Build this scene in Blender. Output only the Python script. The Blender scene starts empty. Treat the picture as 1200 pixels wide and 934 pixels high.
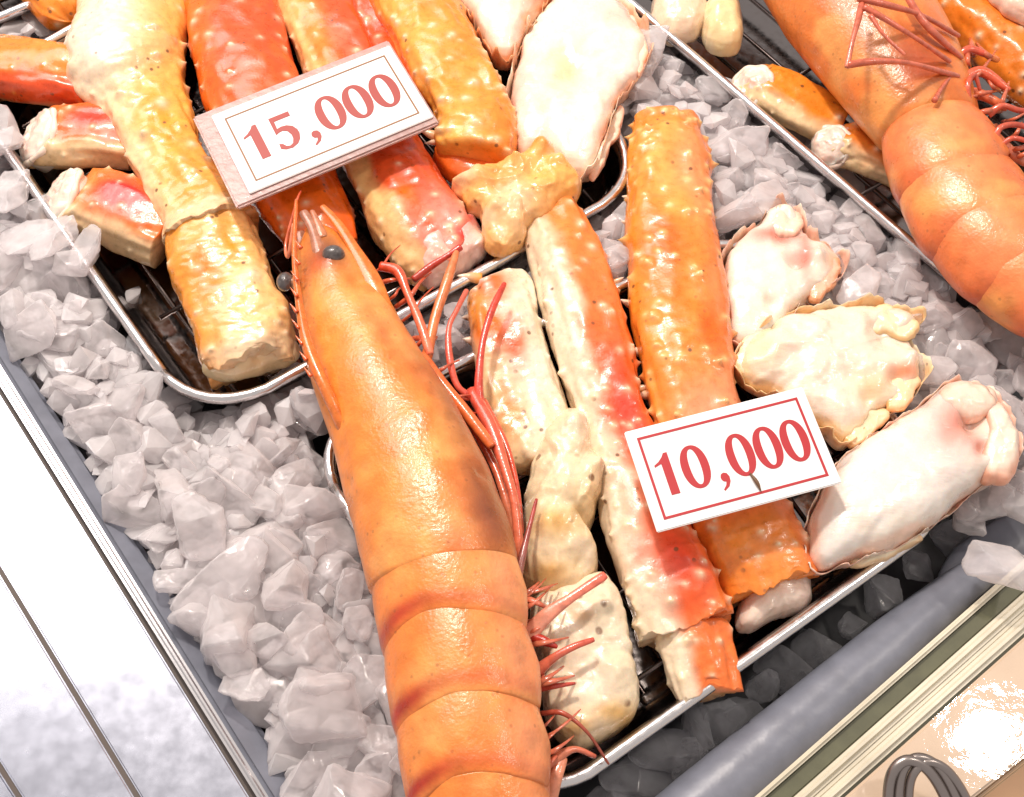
import bpy, bmesh, math, random
import numpy as np
from mathutils import Vector, Matrix, Euler

random.seed(7)
RNG = np.random.default_rng(7)
SC = bpy.context.scene
COL = SC.collection

# ------------------------------------------------------------------ camera
W0, H0, FPX = 1200.0, 934.0, 1430.0        # pixel frame of the photograph
PITCH, DIST = math.radians(60), 0.56       # looking down; metres to the tray rims (z = 0)
ca, sa = math.cos(PITCH), math.sin(PITCH)
ROLL = math.radians(2.0)
_r0, _u0, FWD = np.array([1., 0, 0]), np.array([0, sa, ca]), np.array([0, ca, -sa])
RIGHT = math.cos(ROLL) * _r0 + math.sin(ROLL) * _u0
UP = -math.sin(ROLL) * _r0 + math.cos(ROLL) * _u0
CAM = -FWD * DIST
cam_d = bpy.data.cameras.new('camera')
cam_d.sensor_width = 36.0
cam_d.lens = FPX / W0 * 36.0
cam_d.clip_start, cam_d.clip_end = 0.01, 50
cam = bpy.data.objects.new('camera', cam_d)
COL.objects.link(cam)
cam.matrix_world = Matrix(((RIGHT[0], UP[0], -FWD[0], CAM[0]), (RIGHT[1], UP[1], -FWD[1], CAM[1]),
                           (RIGHT[2], UP[2], -FWD[2], CAM[2]), (0, 0, 0, 1)))
SC.camera = cam

# ------------------------------------------------------------------ world, lamps, exposure
wd = bpy.data.worlds.new('World'); SC.world = wd; wd.use_nodes = True
wd.node_tree.nodes['Background'].inputs[0].default_value = (1.0, 0.92, 0.89, 1)
wd.node_tree.nodes['Background'].inputs[1].default_value = 0.56


def area(name, loc, target, size, power, color, size_y=None):
    d = bpy.data.lights.new(name, 'AREA'); d.energy = power; d.color = color
    d.shape = 'RECTANGLE' if size_y else 'DISK'; d.size = size
    if size_y: d.size_y = size_y
    o = bpy.data.objects.new(name, d); COL.objects.link(o); o.location = loc
    o.rotation_euler = (Vector(target) - Vector(loc)).to_track_quat('-Z', 'Y').to_euler()
    return o


area('stall_lamp', (-0.24, 0.50, 1.05), (0, 0, 0), 0.10, 10, (1.0, 0.89, 0.80))
area('stall_lamp.001', (0.66, 0.17, 1.15), (0.05, 0, 0), 0.09, 3.0, (1.0, 0.90, 0.80))
area('stall_strip_light', (-0.68, 0.72, 1.15), (-0.2, -0.1, 0), 0.8, 11, (1.0, 0.93, 0.90), 0.7)
SC.view_settings.view_transform = 'Standard'
SC.view_settings.look = 'None'
SC.view_settings.gamma = 1
SC.view_settings.exposure = 0.06
SC.cycles.use_denoising = True
SC.cycles.max_bounces = 10
SC.cycles.transmission_bounces = 8
SC.cycles.sample_clamp_indirect = 6


# ------------------------------------------------------------------ helpers
def P(px, py, z=0.0):
    """photo pixel -> world point on the horizontal plane at height z"""
    d = FWD * FPX + RIGHT * (px - W0 / 2) - UP * (py - H0 / 2)
    t = (z - CAM[2]) / d[2]
    return CAM + d * t


def mpp(p):
    return float(np.dot(np.asarray(p) - CAM, FWD)) / FPX


def _hash(ix, iy, iz, s):
    h = (ix * 374761393 + iy * 668265263 + iz * 2147483647 + s * 1274126177) & 0xFFFFFFFF
    h = ((h ^ (h >> 13)) * 1274126177) & 0xFFFFFFFF
    h = (h ^ (h >> 16)) & 0xFFFFFFFF
    return h / 4294967295.0


def noise(p, seed=0):
    p = np.asarray(p, float)
    i = np.floor(p).astype(np.int64); f = p - i
    f = f * f * f * (f * (f * 6 - 15) + 10)
    r = 0
    for dx in (0, 1):
        for dy in (0, 1):
            for dz in (0, 1):
                w = (f[:, 0] if dx else 1 - f[:, 0]) * (f[:, 1] if dy else 1 - f[:, 1]) * (f[:, 2] if dz else 1 - f[:, 2])
                r = r + w * _hash(i[:, 0] + dx, i[:, 1] + dy, i[:, 2] + dz, seed)
    return r * 2 - 1


def fbm(p, freq, octs=3, seed=0):
    p = np.asarray(p, float) * freq
    r, a, t = 0, 1.0, 0
    for k in range(octs):
        r = r + a * noise(p, seed + k * 17); t += a
        p = p * 2.03 + 11.7; a *= 0.5
    return r / t


def sstep(a, b, x):
    t = np.clip((x - a) / (b - a), 0, 1)
    return t * t * (3 - 2 * t)


def mix(a, b, t):
    return a * (1 - t[:, None]) + np.asarray(b, float)[None, :] * t[:, None]


def catmull(pts, n):
    pts = np.asarray(pts, float)
    k = len(pts)
    ts = np.linspace(0, k - 1, n)
    out = np.zeros((n, pts.shape[1]))
    for j, t in enumerate(ts):
        i = min(int(t), k - 2); f = t - i
        p1, p2 = pts[i], pts[i + 1]
        p0 = pts[i - 1] if i > 0 else 2 * p1 - p2
        p3 = pts[i + 2] if i + 2 < k else 2 * p2 - p1
        out[j] = 0.5 * (2 * p1 + (p2 - p0) * f + (2 * p0 - 5 * p1 + 4 * p2 - p3) * f * f + (3 * p1 - p0 - 3 * p2 + p3) * f ** 3)
    return out


def link(name, me, mat, parent=None):
    o = bpy.data.objects.new(name, me); COL.objects.link(o)
    if mat and not me.materials: me.materials.append(mat)
    if parent: o.parent = parent
    return o


def mesh(name, V, F, mat, parent=None, colors=None, smooth=True, recalc=True):
    me = bpy.data.meshes.new(name)
    me.from_pydata([tuple(v) for v in V], [], F)
    if recalc:
        bm = bmesh.new(); bm.from_mesh(me)
        bmesh.ops.recalc_face_normals(bm, faces=bm.faces); bm.to_mesh(me); bm.free()
    if colors is not None:
        a = me.color_attributes.new('Col', 'FLOAT_COLOR', 'POINT')
        c = np.ones((len(V), 4), np.float32); c[:, :3] = np.clip(colors, 0, 1)
        a.data.foreach_set('color', c.ravel())
    if smooth: me.shade_smooth()
    return link(name, me, mat, parent)


def tag(o, label=None, cat=None, group=None, kind=None):
    if label: o['label'] = label
    if cat: o['category'] = cat
    if group: o['group'] = group
    if kind: o['kind'] = kind
    return o


def empty(name, loc, label, cat, group=None):
    o = bpy.data.objects.new(name, None); COL.objects.link(o)
    o.empty_display_size = 0.02
    o.location = loc
    return tag(o, label, cat, group)


def adopt(o, root):
    """parent a world-space mesh to an Empty that has been moved to the thing's base"""
    o.parent = root
    o.matrix_parent_inverse = Matrix.Translation(-Vector(root.location))
    return o


# ------------------------------------------------------------------ materials
def nodes(name):
    m = bpy.data.materials.new(name); m.use_nodes = True
    return m, m.node_tree, m.node_tree.nodes['Principled BSDF']


def organic(name, rough=0.30, sss=0.15, coat=0.34, bump=0.09, bscale=900, mottle=0.14, mscale=260, rad=(1.0, .35, .15), speck=0.0, coarse=True, sscale=.0018, spk=(130, .10, .17, .48), fibre=False):
    """shell / flesh: colour from the piece itself, mottled, with wet relief"""
    m, nt, b = nodes(name)
    L = nt.links.new
    at = nt.nodes.new('ShaderNodeAttribute'); at.attribute_name = 'Col'
    tc = nt.nodes.new('ShaderNodeTexCoord')
    n1 = nt.nodes.new('ShaderNodeTexNoise'); n1.inputs['Scale'].default_value = mscale; n1.inputs['Detail'].default_value = 5
    L(tc.outputs['Object'], n1.inputs['Vector'])
    mr = nt.nodes.new('ShaderNodeMapRange'); mr.inputs[1].default_value = .3; mr.inputs[2].default_value = .7
    mr.inputs[3].default_value = 1 - mottle; mr.inputs[4].default_value = 1 + mottle * .4
    L(n1.outputs[0], mr.inputs[0])
    mx = nt.nodes.new('ShaderNodeVectorMath'); mx.operation = 'SCALE'
    L(at.outputs['Color'], mx.inputs[0]); L(mr.outputs[0], mx.inputs['Scale'])
    out = mx.outputs[0]
    if speck:
        v = nt.nodes.new('ShaderNodeTexVoronoi'); v.inputs['Scale'].default_value = spk[0]
        L(tc.outputs['Object'], v.inputs['Vector'])
        r = nt.nodes.new('ShaderNodeMapRange'); r.inputs[1].default_value = spk[1]; r.inputs[2].default_value = spk[2]
        r.inputs[3].default_value = speck; r.inputs[4].default_value = 0
        L(v.outputs['Distance'], r.inputs[0])
        c = nt.nodes.new('ShaderNodeMix'); c.data_type = 'RGBA'
        c.inputs['B'].default_value = (.16, .06, .02, 1)
        n3 = nt.nodes.new('ShaderNodeTexNoise'); n3.inputs['Scale'].default_value = 60
        L(tc.outputs['Object'], n3.inputs['Vector'])
        r3 = nt.nodes.new('ShaderNodeMapRange'); r3.inputs[1].default_value = spk[3]; r3.inputs[2].default_value = spk[3] + .1
        L(n3.outputs[0], r3.inputs[0])
        ml = nt.nodes.new('ShaderNodeMath'); ml.operation = 'MULTIPLY'
        L(r.outputs[0], ml.inputs[0]); L(r3.outputs[0], ml.inputs[1])
        L(out, c.inputs['A']); L(ml.outputs[0], c.inputs['Factor']); out = c.outputs['Result']
    L(out, b.inputs['Base Color'])
    n2 = nt.nodes.new('ShaderNodeTexNoise'); n2.inputs['Scale'].default_value = bscale; n2.inputs['Detail'].default_value = 4
    if fibre:
        mp = nt.nodes.new('ShaderNodeMapping'); mp.inputs['Rotation'].default_value = (0, 0, .65); mp.inputs['Scale'].default_value = (.22, 1.6, 1)
        L(tc.outputs['Object'], mp.inputs[0]); L(mp.outputs[0], n2.inputs['Vector'])
    else:
        L(tc.outputs['Object'], n2.inputs['Vector'])
    hgt = n2.outputs[0]
    if coarse:
        n4 = nt.nodes.new('ShaderNodeTexNoise'); n4.inputs['Scale'].default_value = 110; n4.inputs['Detail'].default_value = 3
        L(tc.outputs['Object'], n4.inputs['Vector'])
        ad = nt.nodes.new('ShaderNodeMath'); ad.operation = 'MULTIPLY_ADD'; ad.inputs[1].default_value = 1.2
        L(n4.outputs[0], ad.inputs[0]); L(n2.outputs[0], ad.inputs[2]); hgt = ad.outputs[0]
    bp = nt.nodes.new('ShaderNodeBump'); bp.inputs['Strength'].default_value = bump; bp.inputs['Distance'].default_value = .0012
    L(hgt, bp.inputs['Height']); L(bp.outputs[0], b.inputs['Normal']); L(bp.outputs[0], b.inputs['Coat Normal'])
    rr = nt.nodes.new('ShaderNodeMapRange'); rr.inputs[1].default_value = .3; rr.inputs[2].default_value = .7
    rr.inputs[3].default_value = rough - .08; rr.inputs[4].default_value = rough + .14
    L(n1.outputs[0], rr.inputs[0]); L(rr.outputs[0], b.inputs['Roughness'])
    b.inputs['Subsurface Weight'].default_value = sss
    b.inputs['Subsurface Radius'].default_value = rad
    b.inputs['Subsurface Scale'].default_value = sscale
    b.inputs['Coat Weight'].default_value = coat; b.inputs['Coat Roughness'].default_value = .12
    return m


M_SHELL = organic('crab_shell', speck=.85)
M_SHELL_SPECKLED = organic('speckled_crab_shell', speck=.8, spk=(95, .12, .20, .38))
M_MEAT = organic('crab_meat', rough=.28, sss=.4, coat=.6, bump=.16, fibre=True, bscale=500, mottle=.08, mscale=150, rad=(1, .6, .4), sscale=.004)
M_PRAWN = organic('prawn_shell', rough=.34, sss=.2, coat=.32, bump=.26, bscale=600, mottle=.22, mscale=120, speck=.35, spk=(210, .10, .2, .45))
M_LIMB = organic('prawn_limb', rough=.25, sss=.1, coat=.5, bump=.1, mottle=.3, coarse=False)


def simple(name, col, rough=.5, metal=0., bump=0., bscale=100, spec=.5, mott=0., stretch=None, coat=0., rvar=0.):
    m, nt, b = nodes(name); L = nt.links.new
    b.inputs['Base Color'].default_value = (*col, 1); b.inputs['Roughness'].default_value = rough
    b.inputs['Metallic'].default_value = metal; b.inputs['Specular IOR Level'].default_value = spec
    b.inputs['Coat Weight'].default_value = coat
    if bump or mott or rvar:
        tc = nt.nodes.new('ShaderNodeTexCoord'); mp = nt.nodes.new('ShaderNodeMapping')
        if stretch: mp.inputs['Scale'].default_value = stretch
        n = nt.nodes.new('ShaderNodeTexNoise'); n.inputs['Scale'].default_value = bscale; n.inputs['Detail'].default_value = 5
        L(tc.outputs['Object'], mp.inputs[0]); L(mp.outputs[0], n.inputs['Vector'])
        if bump:
            bp = nt.nodes.new('ShaderNodeBump'); bp.inputs['Strength'].default_value = bump; bp.inputs['Distance'].default_value = .001
            L(n.outputs[0], bp.inputs['Height']); L(bp.outputs[0], b.inputs['Normal']); L(bp.outputs[0], b.inputs['Coat Normal'])
        if mott:
            mr = nt.nodes.new('ShaderNodeMapRange'); mr.inputs[1].default_value = .3; mr.inputs[2].default_value = .7
            mr.inputs[3].default_value = 1 - mott; mr.inputs[4].default_value = 1 + mott * .5
            L(n.outputs[0], mr.inputs[0])
            rgb = nt.nodes.new('ShaderNodeVectorMath'); rgb.operation = 'SCALE'; rgb.inputs[0].default_value = col
            L(mr.outputs[0], rgb.inputs['Scale']); L(rgb.outputs[0], b.inputs['Base Color'])
        if rvar:
            mr = nt.nodes.new('ShaderNodeMapRange'); mr.inputs[1].default_value = .3; mr.inputs[2].default_value = .7
            mr.inputs[3].default_value = max(.02, rough - rvar); mr.inputs[4].default_value = rough + rvar
            L(n.outputs[0], mr.inputs[0]); L(mr.outputs[0], b.inputs['Roughness'])
    return m


M_RIM = simple('rim_steel', (.80, .77, .76), .24, 1, .04, 300, rvar=.06)
M_STEEL = simple('tray_steel', (.30, .27, .26), .16, 1, .05, 300, rvar=.08)
M_STEEL_DARK = simple('drain_wire', (.16, .13, .12), .25, 1)
M_PLATE = simple('counter_steel', (.58, .60, .68), .24, 1, .012, 160, rvar=.035)
M_MOULD = simple('steel_moulding', (.75, .73, .73), .18, 1, .03, 200)
M_DARKGAP = simple('dark_seam', (.10, .075, .06), .6)
M_LINER = simple('grey_vinyl', (.19, .20, .24), .36, 0, .35, 90, mott=.16)
M_TUB = simple('tub_floor', (.05, .052, .058), .5, 0, .1, 40)
M_CREAM = simple('cream_counter', (.66, .50, .36), .5, 0, .22, 60, mott=.08, coat=1.0)
M_TRIM = simple('cream_trim', (.66, .60, .46), .3, 0, .1, 80, mott=.12, coat=.3)
M_OLIVE = simple('olive_strip', (.105, .105, .055), .45, 0, .2, 120, mott=.2)
M_TAN = simple('tan_edge', (.42, .25, .12), .4, 0, .1, 60, mott=.2)
M_CARD = simple('white_card', (.90, .88, .86), .45)
M_SLEEVE = simple('frosted_sleeve', (.82, .58, .53), .35, 0, .5, 260, mott=.14, coat=.3)
M_SLEEVE.node_tree.nodes['Principled BSDF'].inputs['Transmission Weight'].default_value = .55
M_RED = simple('red_print', (.44, .018, .024), .5)
M_REDPALE = simple('overexposed_red_print', (.36, .05, .038), .5)  # overexposure of this card is mixed into the paler print colour
M_TANLINE = simple('tan_print', (.26, .12, .05), .5)
M_EYE = simple('prawn_eye', (.10, .085, .08), .28, 0, .5, 420, mott=.5, coat=.5)
M_PIN = simple('brown_splinter', (.14, .07, .03), .5)
M_BASKET = simple('basket_wire', (.33, .29, .27), .3, .9)


def ice_material(name, tint, clear):
    """frosted ice: cloudy white scattering, clear enough in the middle to show the lumps beneath"""
    m, nt, b = nodes(name); L = nt.links.new
    tc = nt.nodes.new('ShaderNodeTexCoord'); oi = nt.nodes.new('ShaderNodeObjectInfo')
    ad = nt.nodes.new('ShaderNodeVectorMath'); ad.operation = 'ADD'
    L(tc.outputs['Object'], ad.inputs[0]); L(oi.outputs['Random'], ad.inputs[1])
    b.inputs['Base Color'].default_value = (*tint, 1)
    b.inputs['IOR'].default_value = 1.31; b.inputs['Roughness'].default_value = .22
    b.inputs['Transmission Weight'].default_value = .25
    b.inputs['Subsurface Weight'].default_value = .6; b.inputs['Subsurface Radius'].default_value = (1, 1, 1); b.inputs['Subsurface Scale'].default_value = .008
    b.inputs['Coat Weight'].default_value = .8; b.inputs['Coat Roughness'].default_value = .04
    n2 = nt.nodes.new('ShaderNodeTexNoise'); n2.inputs['Scale'].default_value = 330; n2.inputs['Detail'].default_value = 5
    L(ad.outputs[0], n2.inputs['Vector'])
    bp = nt.nodes.new('ShaderNodeBump'); bp.inputs['Strength'].default_value = .35; bp.inputs['Distance'].default_value = .0008
    L(n2.outputs[0], bp.inputs['Height']); L(bp.outputs[0], b.inputs['Normal']); L(bp.outputs[0], b.inputs['Coat Normal'])
    n = nt.nodes.new('ShaderNodeTexNoise'); n.inputs['Scale'].default_value = 90; n.inputs['Detail'].default_value = 3
    L(ad.outputs[0], n.inputs['Vector'])
    mr = nt.nodes.new('ShaderNodeMapRange'); mr.inputs[1].default_value = .3; mr.inputs[2].default_value = .7
    mr.inputs[3].default_value = clear + .12; mr.inputs[4].default_value = clear - .12
    L(n.outputs[0], mr.inputs[0])
    lw = nt.nodes.new('ShaderNodeLayerWeight'); lw.inputs[0].default_value = .35
    inv = nt.nodes.new('ShaderNodeMath'); inv.operation = 'SUBTRACT'; inv.inputs[0].default_value = 1.0
    L(lw.outputs['Facing'], inv.inputs[1])
    mu = nt.nodes.new('ShaderNodeMath'); mu.operation = 'MULTIPLY'
    L(mr.outputs[0], mu.inputs[0]); L(inv.outputs[0], mu.inputs[1])
    tr = nt.nodes.new('ShaderNodeBsdfTransparent'); tr.inputs[0].default_value = (.97, .97, .98, 1)
    mx = nt.nodes.new('ShaderNodeMixShader')
    L(mu.outputs[0], mx.inputs[0]); L(b.outputs[0], mx.inputs[1]); L(tr.outputs[0], mx.inputs[2])
    L(mx.outputs[0], nt.nodes['Material Output'].inputs['Surface'])
    return m


M_ICE = ice_material('ice', (.90, .83, .82), .70)
M_ICE_WET_SHADED = ice_material('shaded_wet_ice', (.66, .66, .69), .74)  # clear wet ice; shade below the front tray rim is put into its darker tint
M_ICE_PACK = ice_material('packed_ice', (.88, .82, .82), .45)


# ------------------------------------------------------------------ shape builders
def px_line(pts, z=None):
    """[(px, py, z)] -> world points"""
    return np.array([P(p[0], p[1], p[2] if len(p) > 2 else z) for p in pts])


def loft(ctrl, nu, nv, hh=0.8, power=2.0, ends=('cut', 'cut'), jag=0.0, seed=0, amp=0.0, freq=120, tilt=0.0,
         bumps=(), color=None, prof=None, keel=0.0, soft=.72, shear=0.0, flare=0.0, lobe=0.0, scallop=0.0):
    """ctrl: (px, py, z, half width px). hh: height / width of the section. Returns V, F, colors.
    bumps: (u, lateral angle deg from top, size m, height m). color(u, lat, P, n) -> rgb"""
    pts = np.array([np.r_[P(c[0], c[1], c[2]), c[3] * mpp(P(c[0], c[1], c[2]))] for c in ctrl])
    C = catmull(pts, nu)
    X = C[:, :3]; Wd = np.maximum(C[:, 3], 1e-4)
    T = np.gradient(X, axis=0); T /= np.linalg.norm(T, axis=1)[:, None]
    up = np.array([0, 0, 1.0])
    N = up - T * (T @ up)[:, None]; N /= np.linalg.norm(N, axis=1)[:, None]
    S = np.cross(N, T)            # lateral: lat > 0 is the right-hand side of the picture for a piece that runs down it
    if tilt:
        a = math.radians(tilt); S, N = S * math.cos(a) + N * math.sin(a), N * math.cos(a) - S * math.sin(a)
    u = np.linspace(0, 1, nu)
    length = np.sum(np.linalg.norm(np.diff(X, axis=0), axis=1))
    sc = np.ones(nu)
    for e, kind in enumerate(ends):
        d = (u if e == 0 else 1 - u) * length
        if kind == 'round':
            r = np.mean(Wd) * .8
            sc *= np.sqrt(np.clip(1 - np.clip(1 - d / r, 0, 1) ** 2, 0.0004, 1))
        elif kind == 'soft':
            r = np.mean(Wd) * .3
            sc *= soft + (1 - soft) * np.sqrt(np.clip(1 - np.clip(1 - d / r, 0, 1) ** 2, 0, 1))
    if prof is not None: sc = sc * prof(u)
    if flare: sc = sc * (1 + flare * (np.exp(-(u * length / .012) ** 2) + np.exp(-((1 - u) * length / .012) ** 2)))
    th = np.linspace(0, 2 * math.pi, nv, endpoint=False)
    cx = np.sign(np.sin(th)) * np.abs(np.sin(th)) ** (2 / power)
    cy = np.sign(np.cos(th)) * np.abs(np.cos(th)) ** (2 / power)
    if keel: cy = cy + keel * np.exp(-(th - 2 * math.pi * (th > math.pi)) ** 2 / .02)
    V = X[:, None, :] + (Wd * sc)[:, None, None] * (S[:, None, :] * cx[None, :, None] + hh * N[:, None, :] * cy[None, :, None])
    ND = S[:, None, :] * cx[None, :, None] * hh + N[:, None, :] * cy[None, :, None]
    ND /= np.linalg.norm(ND, axis=2)[:, :, None]
    if shear:
        w = np.exp(-(u * length / .012) ** 2)
        hgt = np.einsum('ijk,ik->ij', V - X[:, None, :], N)
        V = V + T[:, None, :] * (w[:, None] * hgt * shear)[:, :, None]
    V = V.reshape(-1, 3); ND = ND.reshape(-1, 3)
    base = V.copy()
    lat = np.tile(cx, nu); top = np.tile(cy, nu); uu = np.repeat(u, nv)
    if scallop:   # plates whose edges bow backwards in the middle and wave a little
        w = np.c_[lat * 2.2, np.full(len(lat), seed * 1.3), np.zeros(len(lat))]
        sh = scallop * (1 - 1.5 * lat ** 2) + .35 * scallop * fbm(w, 1.0, 2, seed) * uu
        V = V + np.repeat(T, nv, axis=0) * sh[:, None]; base = V.copy()
    n = fbm(base + seed * .37, freq, 3, seed)
    disp = amp * fbm(base + seed * .37, freq * .45, 3, seed + 1) + amp * .28 * fbm(base + seed * .21, freq * 2.2, 2, seed + 5)
    if lobe:      # flats and ridges that run along the shell
        ang = np.tile(th, nu)
        w = np.c_[np.cos(ang) * 1.1, np.sin(ang) * 1.1, uu * length * 22]
        disp = disp + lobe * fbm(w + seed * 3.3, 1.5, 2, seed + 40)
    tipw = np.zeros(len(V))
    for (bu, bang, bs, bh) in bumps:
        i = min(nu - 1, max(0, int(bu * (nu - 1))))
        j = int(round(bang / 360 * nv)) % nv
        c = base[i * nv + j]
        d = np.linalg.norm(base - c, axis=1) / bs
        g = np.exp(-d * d * 1.8) * .45 + np.exp(-d * 2.0) * .55
        g[d > 3] = 0
        disp = disp + bh * g
        tipw = np.maximum(tipw, g * (0.35 + 0.65 * min(1, bh / .0015)))
    V = V + ND * disp[:, None]
    if jag:
        for e in (0, 1):
            if ends[e] != 'cut': continue
            w = np.exp(-((uu if e == 0 else 1 - uu) * length / .006) ** 2)
            jn = fbm(base + 3.1 + e, 120, 4, seed + 31 + e)
            V = V + np.repeat(T, nv, axis=0) * (w * jn * jag)[:, None]
    F = []
    for i in range(nu - 1):
        for j in range(nv):
            k = (j + 1) % nv
            F.append((i * nv + j, i * nv + k, (i + 1) * nv + k, (i + 1) * nv + j))
    V = list(V)
    nV = len(V)
    for e, i in ((0, 0), (1, nu - 1)):
        ring = list(range(i * nv, i * nv + nv))
        inner = []
        ctr = np.mean([V[r] for r in ring], axis=0) + T[i] * (.0006 if e == 0 else -.0006) * (1 if ends[e] == 'cut' else 0)
        V.append(ctr); ci = len(V) - 1
        for j in range(nv):
            F.append((ring[j], ring[(j + 1) % nv], ci) if e else (ring[(j + 1) % nv], ring[j], ci))
    cols = None
    if color is not None:
        cols = color(uu, lat, top, base, n, tipw)
        cols = np.vstack([cols, cols[:nv].mean(0)[None], cols[nV - nv:nV].mean(0)[None]])
    return V, F, cols


ORANGE, DEEP, RED = (.88, .22, .015), (.84, .15, .014), (.78, .085, .014)
YELLOW, CREAM, PALE, WHITE, PINK = (.88, .38, .06), (.87, .61, .33), (.87, .71, .50), (.86, .78, .64), (.84, .44, .35)
BROWN = (.30, .12, .05)


def palette(top, side=None, sdir=0, s0=.1, s1=.7, patches=(), tip=(.93, .74, .48), under=(.90, .52, .22), seed=0, blotch=None, bl=.5):
    def f(u, lat, upw, pos, n, tipw):
        c = np.tile(np.array(top, float), (len(u), 1))
        n2 = fbm(pos + seed * 1.7, 70, 3, seed + 3)
        if blotch is not None: c = mix(c, blotch, sstep(.05, .45, n2) * bl)
        if side is not None: c = mix(c, side, sstep(s0, s1, lat * sdir + .35 * n2))
        c = mix(c, under, sstep(.1, .7, -upw + .2 * n2) * .8)
        for (pu, pl, ru, rl, pc, st) in patches:
            d = ((u - pu) / ru) ** 2 + ((lat - pl) / rl) ** 2
            c = mix(c, np.array(pc) ** 1.3, np.clip(np.exp(-d * (1 + .6 * n2)) * st * 1.25, 0, 1))
        c = mix(c, tip, np.clip(tipw * 1.05, 0, 1))
        n3 = fbm(pos + 9.1, 420, 2, seed + 8)
        c = c * (1 + .12 * n3)[:, None]
        return c
    return f


def rand_bumps(k, seed, u=(.03, .97), ang=(-95, 95), s=(.0016, .003), h=(.0006, .0017)):
    r = random.Random(seed)
    out = []
    for _ in range(k):
        out.append((r.uniform(*u), r.uniform(*ang), r.uniform(*s), r.uniform(*h)))
    return out


def rows(angles, n, h, sz, seed):
    r = random.Random(seed); out = []
    for a in angles:
        for k in range(n):
            u = (k + r.uniform(.2, .8)) / n
            if r.random() < .85: out.append((u, a + r.uniform(-9, 9), sz * r.uniform(.7, 1.25), h * r.uniform(.5, 1.35)))
    return out


def leg(segs, label, group=None, name='crab_piece', cat='crab leg'):
    c0 = segs[0]['ctrl'][0]
    p = P(c0[0], c0[1], -.02)
    root = empty(name, p, label, cat, group)
    for s in segs:
        s = dict(s)
        ctrl = s.pop('ctrl'); nm = s.pop('name', 'shell_segment'); mat = s.pop('mat', M_SHELL)
        cutmeat = s.pop('meat', None); spines = s.pop('spines', ())
        kw = dict(nu=200, nv=96, hh=.70, power=2.5, flare=.07, lobe=.0026, amp=.0014, jag=.006)
        kw.update(s)
        if cutmeat: kw.update(shear=1.0, jag=.001, flare=0)
        V, F, c = loft(ctrl, **kw)
        seg = adopt(mesh(nm, V, F, mat, None, c), root)
        for (px, py, z, dx, dy, ln, rad) in spines:
            a = P(px, py, z)
            b = P(px + dx, py + dy, z + .002)
            Vs, Fs, cs = tube([a - (b - a) * .6, a, a * .5 + b * .5, b], [rad * 1.15, rad, rad * .62, rad * .12], 10, 4,
                              color=lambda t: np.array(YELLOW) * (1 - t) + np.array(WHITE) * t)
            mesh('spine', Vs, Fs, M_SHELL, seg, cs)
        if cutmeat:
            cut_face(root, *cutmeat)
    return root


def tube(pts, radii, nv=10, sub=6, color=None, flat=1.0):
    pts = np.asarray(pts, float)
    C = catmull(np.c_[pts, radii], (len(pts) - 1) * sub + 1)
    X, R = C[:, :3], np.maximum(C[:, 3], 5e-5)
    T = np.gradient(X, axis=0); T /= np.linalg.norm(T, axis=1)[:, None] + 1e-12
    N = np.zeros_like(T)
    ref = np.array([0, 0, 1.0]) if abs(T[0][2]) < .9 else np.array([1.0, 0, 0])
    for i in range(len(T)):
        nrm = ref - T[i] * np.dot(ref, T[i]); nrm /= np.linalg.norm(nrm); N[i] = nrm; ref = nrm
    S = np.cross(T, N)
    th = np.linspace(0, 2 * math.pi, nv, endpoint=False)
    V = X[:, None] + R[:, None, None] * (S[:, None] * np.sin(th)[None, :, None] + flat * N[:, None] * np.cos(th)[None, :, None])
    n = len(X)
    V = list(V.reshape(-1, 3)); F = []
    for i in range(n - 1):
        for j in range(nv):
            k = (j + 1) % nv
            F.append((i * nv + j, i * nv + k, (i + 1) * nv + k, (i + 1) * nv + j))
    F.append(tuple(range(nv - 1, -1, -1))); F.append(tuple(range((n - 1) * nv, n * nv)))
    cols = None
    if color is not None:
        cols = np.repeat(np.array([color(t) for t in np.linspace(0, 1, n)]), nv, axis=0)
    return V, F, cols


def inside(poly, x, y):
    r = False; n = len(poly)
    for i in range(n):
        x1, y1 = poly[i][:2]; x2, y2 = poly[(i + 1) % n][:2]
        if (y1 > y) != (y2 > y) and x < (x2 - x1) * (y - y1) / (y2 - y1) + x1: r = not r
    return r


def smooth_outline(pts, n, rough=0., seed=0):
    pts = np.asarray(pts, float)
    k = len(pts)
    ext = np.vstack([pts[-2:], pts, pts[:3]])
    C = catmull(ext, (len(ext) - 1) * 40 + 1)[80:80 + k * 40]
    d = np.r_[0, np.cumsum(np.linalg.norm(np.diff(np.vstack([C, C[:1]]), axis=0), axis=1))]
    C = np.vstack([C, C[:1]])
    t = np.linspace(0, d[-1], n, endpoint=False)
    out = np.c_[np.interp(t, d, C[:, 0]), np.interp(t, d, C[:, 1])]
    if rough:
        ctr = out.mean(0)
        nn = fbm(np.c_[out / 100, np.zeros(n)], 5, 4, seed)
        v = out - ctr; v /= np.linalg.norm(v, axis=1)[:, None]
        out = out + v * (nn * rough)[:, None]
    return out


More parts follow.
